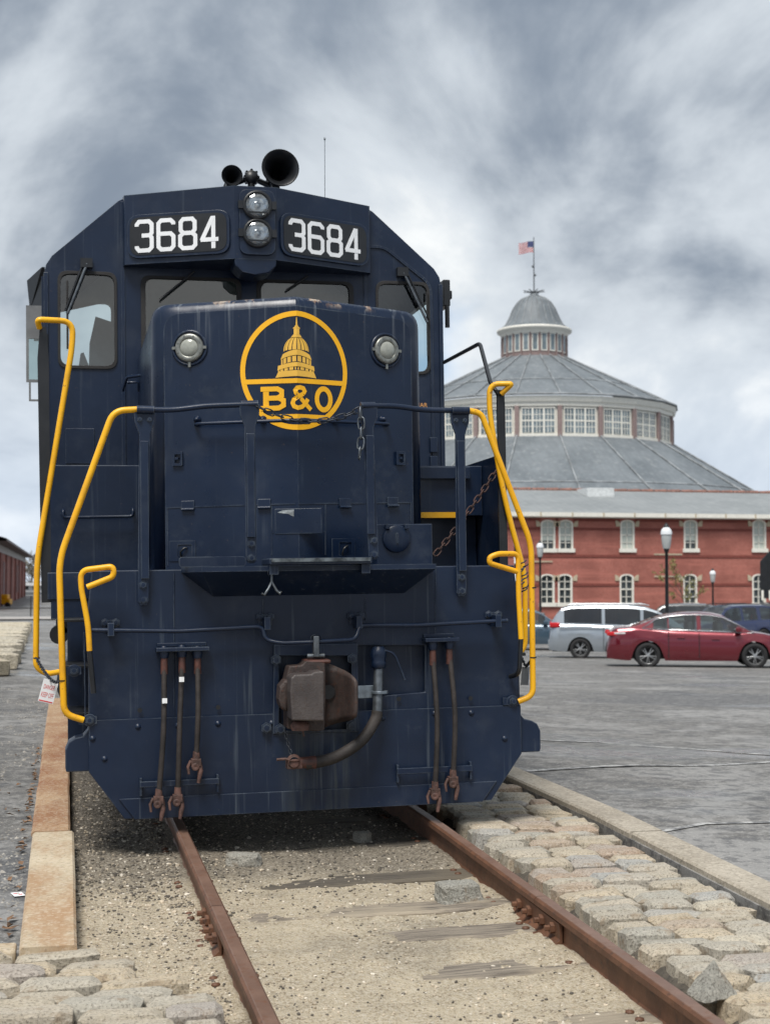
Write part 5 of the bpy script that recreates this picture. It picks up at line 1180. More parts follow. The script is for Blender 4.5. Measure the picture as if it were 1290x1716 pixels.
# ---- roundhouse
RC = at_depth(897, HY, 161.0); RC.z = 0
rh = thing('roundhouse', 'great polygonal roundhouse with two tiered grey roof, clerestory and domed cupola', 'roundhouse', tuple(RC))
ns = 22; view_a = math.atan2(-RC.y, -RC.x); A0 = view_a + R(1.4) + math.pi / ns
def cor(r, k, z): a = A0 + 2 * math.pi * k / ns; return Vector((r * math.cos(a), r * math.sin(a), z))
vis = range(-7, 7)
def ring_panel(name, k, r0, z0, r1, z1, mat, parent=None, seams=True):
    m = MB(); m.add([cor(r0, k, z0), cor(r0, k + 1, z0), cor(r1, k + 1, z1), cor(r1, k, z1)], [(0, 1, 2, 3)]); return m.build(name, mat, parent or rh)
Zs = dict(base=-1.8, eave=3.4, sill=16.15, head=19.3, eave2=20.4, cup=26.4, cuph=29.2, dome=29.8)
for k in vis:
    rp = ring_panel('roof_panel', k, 36.2, Zs['eave'], 15.6, Zs['sill'], M_lead)
    m = MB(); m.tube([cor(36.2, k, Zs['eave'] + .1), cor(15.6, k, Zs['sill'] + .1)], .085, 6); m.build('hip_seam', M_seam, rp)
    m = MB(); m.tube([cor(24.2, k, 10.86), cor(24.2, k + 1, 10.86)], .09, 5); m.build('lap_seam', M_seam, rp)
    rp = ring_panel('roof_panel', k, 16.0, Zs['eave2'] + .05, 3.9, Zs['cup'], M_lead)
    m = MB(); m.tube([cor(16.0, k, Zs['eave2'] + .15), cor(3.9, k, Zs['cup'] + .1)], .07, 6); m.build('hip_seam', M_seam, rp)
    m = MB(); m.tube([cor(11.5, k, 22.7), cor(11.5, k + 1, 22.7)], .07, 5); m.build('lap_seam', M_seam, rp)
    m = MB(); m.tube([cor(16.0, k, Zs['eave2'] + .1), cor(16.0, k + 1, Zs['eave2'] + .1)], .12, 6); m.build('gutter', M_seam, rp)
    ring_panel('wall', k, 36.0, Zs['base'], 36.0, Zs['eave'], M_brick)
    # clerestory bay: cornice, pilaster, wall behind, three windows
    m = MB(); m.add([cor(15.95, k, 20.32), cor(15.95, k + 1, 20.32), cor(15.75, k + 1, 19.75), cor(15.75, k, 19.75), cor(15.6, k + 1, 19.7), cor(15.6, k, 19.7), cor(15.55, k + 1, 19.3), cor(15.55, k, 19.3)], [(3, 2, 1, 0), (5, 4, 2, 3), (7, 6, 4, 5)]); m.build('cornice', M_cream, rh)
    ring_panel('clerestory_wall', k, 15.3, Zs['sill'], 15.3, 19.5, M_cream)
    c = cor(15.42, k, 0); d = c.normalized(); t_ = Vector((-d.y, d.x, 0)); Mx = Matrix((( t_.x, d.x, 0, c.x), (t_.y, d.y, 0, c.y), (0, 0, 1, 0), (0, 0, 0, 1)))
    m = MB(); m.bb(-.22, .22, -.1, .22, Zs['sill'] - .1, 19.32, Mx); m.build('pilaster', M_pil, rh)
    a, b = cor(15.36, k, 0), cor(15.36, k + 1, 0); u = (b - a).normalized(); nrm = Vector((u.y, -u.x, 0)); L = (b - a).length
    if nrm.dot(a) < 0: nrm = -nrm
    Mx = Matrix(((u.x, nrm.x, 0, a.x), (u.y, nrm.y, 0, a.y), (0, 0, 1, 0), (0, 0, 0, 1)))
    w = (L - .9) / 3
    m = MB(); m.bb(.2, L - .2, -.05, .16, Zs['sill'] + .0, Zs['sill'] + .28, Mx); m.build('window_sill', M_cream, rh)
    for i in range(3):
        x0 = .45 + i * w + .09; x1 = .45 + (i + 1) * w - .09; z0, z1 = Zs['sill'] + .38, 19.05
        m = MB(); m.bb(x0, x1, -.02, .02, z0, z1, Mx); wn = m.build('window', M_rhglass, rh)
        m = MB()
        for j in range(1, 3): xx = x0 + (x1 - x0) * j / 3; m.bb(xx - .03, xx + .03, .021, .05, z0, z1, Mx)
        for j in range(1, 4): zz = z0 + (z1 - z0) * j / 4; q = .07 if j == 2 else .03; m.bb(x0, x1, .021, .048, zz - q, zz + q, Mx)
        m.build('muntins', M_cream, wn)
        m = MB(); m.bb(x0 - .09, x0, -.02, .1, z0 - .1, z1 + .1, Mx); m.bb(x1, x1 + .09, -.02, .1, z0 - .1, z1 + .1, Mx); m.bb(x0, x1, -.02, .1, z1, z1 + .1, Mx); m.build('window_frame', M_cream, wn)
    # cupola
    ring_panel('cupola_wall', k, 3.62, Zs['cup'] - .4, 3.62, Zs['cuph'], M_pil)
    c = cor(3.72, k, 0); m = MB(); m.cyl((c.x, c.y, Zs['cup'] - .3), (c.x, c.y, Zs['cuph']), .09, n=6); m.build('cupola_post', M_pil, rh)
    a, b = cor(3.66, k, 0), cor(3.66, k + 1, 0); u = (b - a).normalized(); nrm = Vector((u.y, -u.x, 0))
    if nrm.dot(a) < 0: nrm = -nrm
    Mx = Matrix(((u.x, nrm.x, 0, a.x), (u.y, nrm.y, 0, a.y), (0, 0, 1, 0), (0, 0, 0, 1))); L = (b - a).length
    m = MB(); m.bb(.16, L - .16, -.02, .03, Zs['cup'] + .55, Zs['cuph'] - .2, Mx); wn = m.build('cupola_window', M_cream, rh)
    m = MB(); m.bb(.27, L - .27, .031, .04, Zs['cup'] + .68, Zs['cuph'] - .33, Mx); m.build('pane', M_rhglass, wn)
def rev(name, prof, mat, n=44):
    m = MB(); m.lathe(prof, (0, 0, 0), (0, 0, 1), n); return m.build(name, mat, rh)
rev('cupola_cornice', [(3.7, 28.9), (3.85, 29.1), (3.9, 29.35), (4.25, 29.5), (4.28, 29.75), (4.1, 29.85)], M_cream)
dome = rev('cupola_dome', [(4.2, 29.8), (3.75, 30.0), (3.4, 30.25), (3.12, 30.7), (2.75, 31.5), (2.45, 32.2), (2.0, 32.9), (1.45, 33.4), (.8, 33.7), (.55, 33.78), (.5, 34.0), (0, 34.02)], M_lead)
for k in vis:
    m = MB(); m.tube([cor(r_ / math.cos(math.pi / 22) * .99, k, z_) for r_, z_ in ((3.75, 30.02), (3.42, 30.27), (3.14, 30.72), (2.77, 31.5), (2.47, 32.22), (2.02, 32.92), (1.47, 33.42), (.8, 33.72))], .045, 5); m.build('dome_rib', M_seam, dome)
m = MB()
for k in range(8):
    a = k * math.pi / 4; m.tube([(1.4 * math.cos(a) * .9, 1.4 * math.sin(a) * .9, 34.35), (.0, 0, 34.2)], .06, 5)
m.cyl((0, 0, 33.9), (0, 0, 40.6), .09, .05, 8)
for z_ in (36.2, 37.2): m.lathe([(0, z_ - .18), (.2, z_), (0, z_ + .18)], (.12 * (-1) ** int(z_), 0, 0), (0, 0, 1), 8)
m.build('finial', simple('finial_iron', (.12, .13, .14), .6), rh)
# flag on the finial
fp = thing('flag', 'small red, white and blue striped flag flying above the roundhouse cupola', 'flag', (RC.x, RC.y, 38.9))
fp.rotation_euler = (0, 0, -TH)
def fw(u, v): return (-u * 1.75 + .0, .18 * math.sin(u * 5.0), v * 1.25 - .25 * u * u - .05 + .08 * math.sin(u * 6))
def flag_piece(u0, u1, v0, v1, off, mat, name):
    m = MB(); n = 10; V = []
    for i in range(n + 1):
        u = u0 + (u1 - u0) * i / n
        for v in (v0, v1): p = fw(u, v); V.append((p[0], p[1] - off, p[2]))
    m.add(V, [(2 * i, 2 * i + 1, 2 * i + 3, 2 * i + 2) for i in range(n)], True); m.build(name, mat, fp)
M_fr, M_fw, M_fb = simple('flag_red', (.42, .06, .07), .8), simple('flag_white', (.66, .63, .64), .8), simple('flag_blue', (.05, .065, .16), .8)
for k in range(13): flag_piece(.0, 1, k / 13, (k + 1) / 13, 0, M_fr if k % 2 == 0 else M_fw, 'stripe')
flag_piece(0, .4, 6 / 13, 1.0, .02, M_fb, 'canton')

# ---- long brick building in front of it
BY = 98.0
def bX(px): return atY(px, 900, BY).x
def bZ(px, py): return atY(px, py, BY).z
bb_ = thing('brick_building', 'long two storey red brick building with arched white windows and grey roof', 'building', (0, BY, 0))
eZ = bZ(1050, 866); BX0_, BX1_ = 14.0, 78.0; gz = -2.0
holes = []; wins = []
for px, pair in ((918, 0), (948, 0), (1051, 0), (1157, 0), (1272, 0), (820, 0)):
    x = bX(px); up = (bZ(px, 922), bZ(px, 871)); lw = (bZ(px, 1013), bZ(px, 962)); wins.append((x, up, 1, px)); wins.append((x - .08, lw, 0, px))
def arch(x, z0, z1, hw, rise=.28, n=8): return [(x - hw, z0), (x + hw, z0)] + [(x + hw * math.cos(math.pi * i / n), z1 - rise + rise * math.sin(math.pi * i / n)) for i in range(n + 1)]
loops = [[(BX0_, gz), (BX1_, gz), (BX1_, eZ), (BX0_, eZ)]] + [arch(x, z[0], z[1], .55) for x, z, u, px in wins]
m = MB(); m.plate(loops, 0, .4); m.build('wall', M_brick, bb_)
m = MB(); m.bb(BX0_, BX1_, .5, 20, gz, eZ - .1); m.build('body', M_brick, bb_)
for zt in (bZ(1050, 887), bZ(1050, 932), bZ(1050, 980), bZ(1050, 872)):
    xs0 = BX0_
    edges = sorted((x - .6, x + .6) for x, z, u, px in wins if z[0] - .3 < zt < z[1] + .1)
    for e in edges + [(BX1_, BX1_)]:
        if e[0] - xs0 > .1: m = MB(); m.bb(xs0, e[0], -.05, -.002, zt - .09, zt + .09); m.build('string_course', M_dbrick, bb_)
        xs0 = e[1]
for (x0, x1, py) in ((890, 925, 941), (1095, 1142, 929), (1095, 1138, 966)):
    m = MB(); m.bb(bX(x0), bX(x1), -.08, -.052, bZ(x0, py) - .05, bZ(x0, py) + .05); m.build('pale_sill_course', M_buff, bb_)
for x, z, u, px in wins:
    m = MB(); m.plate([arch(x, z[0], z[1], .55), [(p[0], p[1]) for p in arch(x, z[0] + .1, z[1] - .1, .43, .22)]], -.03, .16); wn = m.build('window', M_cream, bb_)
    m = MB(); m.bb(x - .45, x + .45, .16, .18, z[0] + .05, z[1] - .05); m.build('pane', M_winglass, wn)
    zm = z[0] + .1
    if u and abs(px - 1272) > 2 or u:
        blind = .70 if px in (918, 1157, 948) else .985
        m = MB(); m.bb(x - .43, x + .43, .12, .15, z[1] - .1 - (z[1] - z[0] - .2) * blind, z[1] - .1); m.build('blind', M_blind, wn)
    m = MB(); m.bb(x - .03, x + .03, .06, .11, z[0] + .1, z[1] - .12)
    for k in range(1, 4): zz = z[0] + (z[1] - z[0]) * k / 4; m.bb(x - .43, x + .43, .06, .105, zz - (.05 if k == 2 else .025), zz + (.05 if k == 2 else .025))
    m.build('muntins', M_cream, wn)
    m = MB(); m.bb(x - .66, x + .66, -.14, -.031, z[0] - .16, z[0] + .12); m.build('window_sill', M_cream, wn)
    for s_ in (-1, 1):
        e = [(x + s_ * .58, z[1] - .50), (x + s_ * .90, z[1] - .50), (x + s_ * .93, z[1] - .05), (x + s_ * .72, z[1] - .12), (x + s_ * .58, z[1] - .28)]
        m = MB(); m.plate([e if s_ > 0 else e[::-1]], -.08, -.002); m.build('corner_stone', M_buff, wn)
rz_ = atY(1050, 823, BY + 9).z
m = MB(); m.add([(BX0_ - .5, -.7, eZ + .22), (BX1_, -.7, eZ + .22), (BX1_, 9, rz_), (BX0_ - .5, 9, rz_), (BX0_ - .5, 20, eZ), (BX1_, 20, eZ)], [(0, 1, 2, 3), (3, 2, 5, 4)]); rf = m.build('roof', M_lead2, bb_)
m = MB(); m.bb(BX0_ - .5, BX1_, -.8, -.55, eZ - .06, eZ + .24); m.bb(BX0_ - .5, BX1_, -.6, -.01, eZ - .12, eZ - .02); gt = m.build('gutter', M_cream, bb_)
x = BX0_
while x < BX1_: m = MB(); m.bb(x, x + .08, -.86, -.8, eZ - .08, eZ + .25); m.build('gutter_bracket', M_buff, gt); x += 2.4
x = BX0_
while x < BX1_:
    m = MB(); m.cyl((x, 9, rz_ + .02), (x + 1.05, 9, rz_ + .02), .14, .18, 8); m.build('ridge_tile', simple('ridge_tile_clay', (.22, .11, .085), .8, var=.4) if 'ridge_tile_clay' not in MATS else MATS['ridge_tile_clay'], rf); x += 1.15
p = atY(1001, 829, BY + 7); m = MB(); m.bb(p.x - 1.1, p.x + 1.1, 6.3, 8.6, p.z - .55, p.z + .5); m.build('skylight', simple('skylight_white', (.62, .64, .64), .5), bb_)

# ---- street lamps
M_globe = simple('frosted_globe', (.42, .44, .44), .25, var=.05); M_shade = simple('lamp_dome', (.70, .72, .74), .2, var=.04)
def lamp(px, ptop, zc, label):
    p = at_depth(px, HY, zc); zt = at_depth(px, ptop, zc).z; g = G(p.x, p.y); h = zt - g
    t = thing('street_lamp', label, 'street lamp', (p.x, p.y, g), group='street lamps in the parking lot')
    m = MB(); m.lathe([(.22, 0), (.22, .12), (.14, .3), (.12, .9), (.085, 1.0), (.07, 1.1), (.055, h - 1.1), (.07, h - 1.08), (.1, h - .98), (.11, h - .94), (.04, h - .93)], (0, 0, 0), (0, 0, 1), 14); m.build('pole', M_black, t)
    m = MB(); m.lathe([(.12, h - .95), (.16, h - .8), (.185, h - .55), (.185, h - .42)], (0, 0, 0), (0, 0, 1), 18); m.build('globe', M_globe, t)
    m = MB(); m.lathe([(.21, h - .43), (.205, h - .35), (.17, h - .24), (.10, h - .17), (.0, h - .15)], (0, 0, 0), (0, 0, 1), 18); m.build('dome', M_shade, t)
    m = MB(); m.lathe([(.09, h - .19), (.09, h - .08), (.05, h - .05), (.02, h), (0, h)], (0, 0, 0), (0, 0, 1), 12); m.build('cap', M_black, t)
lamp(1117, 876, 52, 'tall black street lamp rising behind the red sedan')
lamp(905, 905, 80, 'slim black street lamp just right of the yellow handrails')
lamp(1194, 952, 96, 'smallest, farthest street lamp, above the dark blue car')
p = at_depth(864, HY, 60); g = G(p.x, p.y); sp = thing('striped_post', 'thin black and white striped post glimpsed behind the right handrail', 'post', (p.x, p.y, g)); zt = at_depth(864, 900, 60).z - g
for k in range(12): m = MB(); m.cyl((0, 0, zt * k / 12), (0, 0, zt * (k + 1) / 12), .07, n=10); m.build('band', M_white if k % 2 else M_black, sp)

# ---- cars
def paint(name, c, metal=0.3):
    t = NT(name); n = t.noise(1.2, 3)
    return t.out(t.mix(t.rng(n, .3, .7), tuple(q * .95 for q in c), c), .25, metal, 1.0)
M_tyre = simple('tyre', (.016, .016, .017), .85); M_alloy = simple('alloy', (.42, .43, .44), .3, .8, var=.1); M_chrome = simple('chrome', (.7, .71, .72), .12, 1.0, var=.03)
M_tail = simple('tail_lamp_red', (.50, .015, .02), .15, var=.1); M_head = simple('head_lamp', (.62, .65, .66), .1, var=.1); M_gap = simple('panel_gap', (.008, .008, .009), .7)
def interp(tab, x):
    if x <= tab[0][0]: return tab[0][1]
    for (a, b), (c, d) in zip(tab, tab[1:]):
        if x <= c: t = (x - a) / (c - a); return b + (d - b) * t
    return tab[-1][1]
def car(label, px, zc, head, L, W, top, green, pill, wheels, wr, mat, glassm, sill=.22, extra=None, cat='car', name='parked_car', zoff=0.0, chrome=False):
    p = at_depth(px, HY, zc); z = G(p.x, p.y) + zoff
    # slope of the ground under the car
    t = thing(name, label, cat, (p.x, p.y, z), -TH + head, 'cars in the parking lot')
    hw = W / 2
    def plan(x):
        u = abs(2 * x / L - 1); return 1 - .035 * u ** 2 - .20 * max(0, (u - .86) / .14) ** 2.2
    xsn = sorted(set([0, .015, .04, .08, .13, L - .13, L - .08, L - .04, L - .015, L] + [L * i / 70 for i in range(1, 70)]))
    rings = []
    Ra = wr + .055
    for x in xsn:
        zl = sill + .05 * max(0, abs(2 * x / L - 1) - .8) * 5
        for wx in wheels:
            if abs(x - wx) < Ra: zl = max(zl, wr + math.sqrt(Ra * Ra - (x - wx) ** 2))
        zt = max(interp(top, x), zl + .02); pl = plan(x); half = []
        for k in range(9):
            s = k / 8; zz = zl + (zt - .03 - zl) * s
            h = (zz - sill) / (interp(top, x) - sill + 1e-4)
            yy = hw * pl * (.945 + .055 * math.sin(math.pi * min(1, max(0, h)) ** .8) - .05 * max(0, h - .75) * 4 * .8 + (.012 if .62 < h < .72 else 0))
            half.append((yy, zz))
        yl = half[-1][0]; half += [(yl - .035, zt - .005), (yl - .10, zt + .006), (yl * .5, zt + .022), (0, zt + .03)]
        rings.append([(x - L / 2, -y, zz) for y, zz in half] + [(x - L / 2, y, zz) for y, zz in half[-2::-1]])
    m = MB(); m.loft(rings, False); m.add(rings[0], [tuple(range(len(rings[0])))]); m.add(rings[-1], [tuple(range(len(rings[-1])))[::-1]]); body = m.build('body', mat, t)
    m = MB(); m.bb(-L / 2 + .12, L / 2 - .12, -hw * .80, hw * .80, .24, .62); m.build('underbody', M_gap, t)
    # greenhouse
    gx = sorted(set([g[0] for g in green] + [v for q in pill for v in q] + [green[0][0] + (green[-1][0] - green[0][0]) * i / 40 for i in range(41)]))
    gx = [x for x in gx if green[0][0] <= x <= green[-1][0]]
    zmax = max(g[1] for g in green)
    def grow(x):
        zb = interp(top, x) - .02; zr = max(interp(green, x), zb + .004); k = (zr - zb) / (zmax - zb)
        yb = hw * plan(x) * .90; yt = hw * plan(x) * (.90 - .20 * k)
        z1 = zb + (zr - zb) * .06; z2 = zb + (zr - zb) * .86; ymid = yb + (yt - yb) * .86
        return [(yb, zb), (yb + (yt - yb) * .06, z1), (ymid, z2), (yt - .01, zr - .03 * k), (yt - .12 * k - .01, zr), (yt * .45, zr + .02 * k), (0, zr + .025 * k)]
    ro = MB(); gls = {}
    for i in range(len(gx) - 1):
        a, b = grow(gx[i]), grow(gx[i + 1]); xm = (gx[i] + gx[i + 1]) / 2; slope = abs(interp(green, gx[i + 1]) - interp(green, gx[i])) / (gx[i + 1] - gx[i])
        ispil = any(q[0] <= xm <= q[1] for q in pill)
        for s_ in (-1, 1):
            for j in range(6):
                q = [(gx[i] - L / 2, s_ * a[j][0], a[j][1]), (gx[i + 1] - L / 2, s_ * b[j][0], b[j][1]), (gx[i + 1] - L / 2, s_ * b[j + 1][0], b[j + 1][1]), (gx[i] - L / 2, s_ * a[j + 1][0], a[j + 1][1])]
                if s_ > 0: q = q[::-1]
                key = None
                if j == 1 and not ispil: key = ('side', s_, sum(1 for q_ in pill if q_[1] < xm))
                elif j >= 4 and slope > .28: key = ('screen', xm > L / 2)
                if key: gls.setdefault(key, MB()).add(q, [(0, 1, 2, 3)], True)
                else: ro.add(q, [(0, 1, 2, 3)], j >= 3)
    ro.build('cabin', mat, t)
    for key, g in gls.items(): g.build('side_window' if key[0] == 'side' else ('windscreen' if key[1] else 'rear_window'), glassm if key[0] == 'side' else M_carglass, t)
    m = MB()
    for sx in (.46, .62):
        for sy in (-.36, .36): m.bb(L * sx - L / 2 - .1, L * sx - L / 2 + .05, sy - .24, sy + .24, .5, interp(top, L * .5) + .22); m.bb(L * sx - L / 2 - .1, L * sx - L / 2 + .03, sy - .13, sy + .13, interp(top, L * .5) + .24, interp(top, L * .5) + .40)
    m.build('seats', simple('car_seat', (.12, .125, .13), .8) if 'car_seat' not in MATS else MATS['car_seat'], t, 0.04)
    for wx in wheels:
        for s_ in (-1, 1):
            o = (wx - L / 2, s_ * (hw - .11), wr); w_ = .11
            m = MB(); m.lathe([(wr * .62, -w_), (wr * .9, -w_), (wr, -w_ * .75), (wr, w_ * .7), (wr * .93, w_ * .98), (wr * .70, w_), (wr * .67, w_ * .6)], o, (0, s_, 0), 26); wh = m.build('wheel', M_tyre, t)
            m = MB(); m.lathe([(wr * .68, w_ * .85), (wr * .70, w_ * .9), (wr * .64, w_ * .75), (wr * .60, w_ * .1)], o, (0, s_, 0), 26)
            for k in range(10):
                a = k * math.pi / 5 + (.16 if k % 2 else -.16) * .9; ca, sa = math.cos(a), math.sin(a); q = Vector(o) + Vector((0, s_ * w_ * .7, 0))
                m.tube([q + Vector((ca * wr * .1, s_ * .02, sa * wr * .1)), q + Vector((ca * wr * .64, 0, sa * wr * .64))], wr * .038, 5)
            m.lathe([(wr * .16, w_ * .95), (0, w_ * .98)], o, (0, s_, 0), 12); m.build('rim', M_alloy, wh)
            m = MB(); m.lathe([(wr * .62, w_ * .05), (0, w_ * .05)], o, (0, s_, 0), 16); m.build('brake_disc', M_gap, wh)
    for s_ in (-1,):                                     # mirrors, door gaps and handles on the near side
        yb = hw * .965
        for q in pill[1:-1] if len(pill) > 2 else pill[:1]:
            x = (q[0] + q[1]) / 2 - L / 2; m = MB(); m.bb(x - .008, x + .008, s_ * yb * 1.02 - .02, s_ * yb * 1.02 + .02, sill + .08, interp(top, x + L / 2) - .05); m.build('door_gap', M_gap, body)
        for xx in (.40, .585): m = MB(); x = L * xx - L / 2; m.bb(x - .10, x + .10, s_ * hw * 1.0 - .012, s_ * hw * 1.0 + .02, interp(top, L * xx) - .21, interp(top, L * xx) - .18); m.build('door_handle', mat, body, 0.008)
    for s_ in (-1, 1): m = MB(); x = pill[-1][0] - L / 2 - .02; zb = interp(top, pill[-1][0]) + .06; m.bb(x - .06, x + .10, s_ * (hw + .02) - .10, s_ * (hw + .02) + .10, zb - .06, zb + .08); m.build('side_mirror', mat, t, 0.04, seg=3)
    if chrome:
        m = MB()
        for s_ in (-1, 1):
            pts = [( g[0] - L / 2, s_ * (grow(g[0])[2][0] + .006), grow(g[0])[2][1] + .012) for g in green if pill[0][1] - .22 <= g[0] <= pill[-1][0] + .35]
            lo_ = [(x - L / 2, s_ * (grow(x)[1][0] + .01), grow(x)[1][1] - .004) for x in (pill[-1][0] + .42, L * .62, L * .45, pill[0][1] - .30)]
            m.tube(pts + lo_, .017, 6, True)
        m.build('window_trim', M_chrome, t)
    if extra: extra(t, body, L, hw)
    return t
def lampbox(t, x, y, z, dx, dy, dz, mat, name, L, bevel=.03, tip=0):
    m = MB(); m.box((x - L / 2, y, z), (dx, dy, dz)); o = m.build(name, mat, t, bevel, seg=3); return o
def ex_sedan(t, b, L, hw):
    for s_ in (-1, 1):
        lampbox(t, .21, s_ * hw * .83, .90, .42, .18, .11, M_tail, 'tail_light', L); lampbox(t, .34, s_ * hw * .875, .915, .30, .12, .05, M_head, 'reverse_light', L, .015)
        lampbox(t, L - .37, s_ * hw * .81, .70, .50, .20, .12, M_head, 'headlight', L, .05)
    m = MB(); m.bb(L / 2 - .14, L / 2 - .02, -.55, .55, .32, .52); m.build('grille', M_gap, t, .03); m = MB(); m.bb(-.012, .012, -hw * .99, -hw * .97, .3, .5)
red = paint('metallic_red', (.15, .007, .017), .45)
car('dark red sedan parked side on nearest to the tracks', 1166, 38.5, R(-7), 4.85, 1.83,
    [(0, .48), (.03, .72), (.10, .95), (.22, 1.045), (.7, 1.075), (1.2, 1.03), (2.4, .985), (3.4, .955), (3.72, .965), (4.1, .915), (4.45, .84), (4.68, .74), (4.80, .58), (4.85, .42)],
    [(.58, 1.06), (.9, 1.17), (1.3, 1.32), (1.65, 1.41), (2.05, 1.458), (2.45, 1.468), (2.8, 1.44), (3.05, 1.385), (3.4, 1.19), (3.78, .965)],
    [(.5, 1.22), (1.60, 1.63), (2.36, 2.46), (3.42, 3.9)], (1.07, 3.84), .335, red, M_carglass, .20, ex_sedan, chrome=True)
def ex_van(t, b, L, hw):
    for s_ in (-1, 1):
        lampbox(t, .20, s_ * hw * .86, 1.10, .34, .16, .17, M_tail, 'tail_light', L, .05); lampbox(t, L - .35, s_ * hw * .8, .8, .5, .2, .14, M_head, 'headlight', L)
        m = MB(); m.tube([(-1.9, s_ * hw * .66, 1.735), (-1.75, s_ * hw * .66, 1.775), (.5, s_ * hw * .66, 1.785), (.7, s_ * hw * .66, 1.74)], .02, 6); m.build('roof_rail', M_alloy, t)
    m = MB(); m.bb(-L / 2 + .35, -.15, -hw * 1.0, -hw * .972, 1.0, 1.012); m.build('slide_rail', M_gap, b)
    m = MB(); m.bb(-L / 2 - .02, -L / 2 + .06, -.7, .7, .42, .62); m.build('bumper', MATS['metallic_silver'], t, .03)
silver = paint('metallic_silver', (.34, .38, .42), .5)
car('silver minivan parked behind the red sedan', 1049, 47.0, R(-7), 5.1, 1.95,
    [(0, .45), (.03, .8), (.08, 1.12), (.25, 1.16), (1.5, 1.13), (3.4, 1.06), (4.1, 1.04), (4.5, .96), (4.85, .82), (5.02, .65), (5.1, .45)],
    [(.06, 1.15), (.22, 1.40), (.42, 1.64), (.7, 1.72), (1.6, 1.755), (2.6, 1.75), (3.1, 1.70), (3.5, 1.57), (3.9, 1.35), (4.35, 1.04)],
    [(.0, .50), (1.72, 1.82), (2.96, 3.06), (3.86, 4.4)], (1.02, 4.02), .335, silver, M_tint, .24, ex_van, name='parked_minivan', cat='minivan')
def ex_suv(t, b, L, hw):
    for s_ in (-1, 1):
        m = MB(); m.add([(-L / 2 + .03, s_ * hw * .93, .95), (-L / 2 + .20, s_ * hw * .95, .95), (-L / 2 + .34, s_ * hw * .80, 1.58), (-L / 2 + .22, s_ * hw * .74, 1.60)], [(0, 1, 2, 3)])
        lampbox(t, .12, s_ * hw * .86, 1.12, .2, .16, .5, M_tail, 'tail_light', L, .04)
        m = MB(); m.tube([(-1.7, s_ * hw * .62, 1.66), (-1.6, s_ * hw * .62, 1.70), (.3, s_ * hw * .62, 1.70), (.5, s_ * hw * .62, 1.65)], .018, 6); m.build('roof_rail', M_black, t)
    m = MB(); m.lathe([(.1, .2), (.30, .2), (.34, .16), (.34, .02), (.3, 0)], (-L / 2 - .02, .15, .95), (-1, 0, 0), 20); m.build('spare_wheel', M_tyre, t)
blue = paint('dark_blue_paint', (.018, .028, .085), .3)
suv_top = [(0, .45), (.03, .75), (.08, 1.02), (.3, 1.06), (1.6, 1.03), (2.9, 1.0), (3.35, .99), (3.9, .92), (4.3, .80), (4.44, .6), (4.5, .45)]
suv_gr = [(.06, 1.05), (.2, 1.35), (.34, 1.58), (.7, 1.65), (1.8, 1.665), (2.4, 1.64), (2.7, 1.55), (3.4, .99)]
suv_pl = [(0, .32), (1.02, 1.20), (1.95, 2.06), (2.92, 3.5)]
car('dark blue compact car with red tail lamps, facing away behind the red sedan', 1214, 58, R(180 + 28), 4.5, 1.78, suv_top, suv_gr, suv_pl, (.98, 3.6), .34, blue, M_carglass, .26, ex_suv)
grey = paint('charcoal_paint', (.035, .038, .042), .3)
car('dark grey car showing only its roof between the minivan and the blue car', 1123, 66, R(175), 4.5, 1.78, suv_top, suv_gr, suv_pl, (.98, 3.6), .34, grey, M_tint, .26)
black = paint('black_paint', (.015, .014, .016), .2)
car('black car at the right edge seen from behind with a red tail lamp', 1296, 68, R(180 + 60), 4.5, 1.78, suv_top, suv_gr, suv_pl, (.98, 3.6), .34, black, M_carglass, .26, ex_suv)
teal = paint('slate_blue_paint', (.055, .095, .135), .3)
car('slate blue car partly hidden behind the yellow handrails', 886, 54, R(-4), 4.6, 1.78, [(0, .45), (.05, .8), (.12, 1.0), (.9, 1.02), (2.0, 1.0), (3.3, .97), (3.7, .95), (4.2, .86), (4.5, .7), (4.6, .45)], [(.2, 1.0), (.5, 1.42), (.9, 1.53), (1.9, 1.56), (2.4, 1.52), (2.7, 1.42), (3.35, .97)], [(0, .45), (1.0, 1.15), (1.95, 2.06), (2.88, 3.5)], (.9, 3.65), .33, teal, M_carglass, .24)

# ---- dark rail car at the right edge
p = at_depth(1312, HY, 78); g = G(p.x, p.y); z = lambda py: at_depth(1290, py, 78).z - g
rcx = thing('railcar', 'black railcar end with sloping roof edge standing at the right edge', 'railcar', (p.x, p.y, g), -math.atan2(p.x, p.y))
m = MB(); zt, zb = z(918), z(1003); m.plate([[(-1.22, zb), (1.3, zb), (1.3, zt + .4), (-.55, zt), (-1.22, zt - .75)]], -.1, 9); m.build('body', M_black, rcx, .04)
for xx in (-1.1, -.7): m = MB(); m.bb(xx - .06, xx + .06, -.2, -.11, zb - .1, zb + .45); m.build('grab_post', M_cream, rcx)
for xx in (-.9, .0, .9): m = MB(); m.bb(xx - .05, xx + .05, -.16, -.11, zb + .5, zt - .9); m.build('rib', M_black, rcx)
m = MB(); m.lathe([(.45, -.06), (.45, .06), (0, .07)], (-.75, .6, .45), (-1, 0, 0), 20); m.lathe([(.45, -.06), (.45, .06), (0, .07)], (-.75, 2.2, .45), (-1, 0, 0), 20); m.bb(-.7, .9, .2, 8, .5, zb); m.build('truck', M_black, rcx)

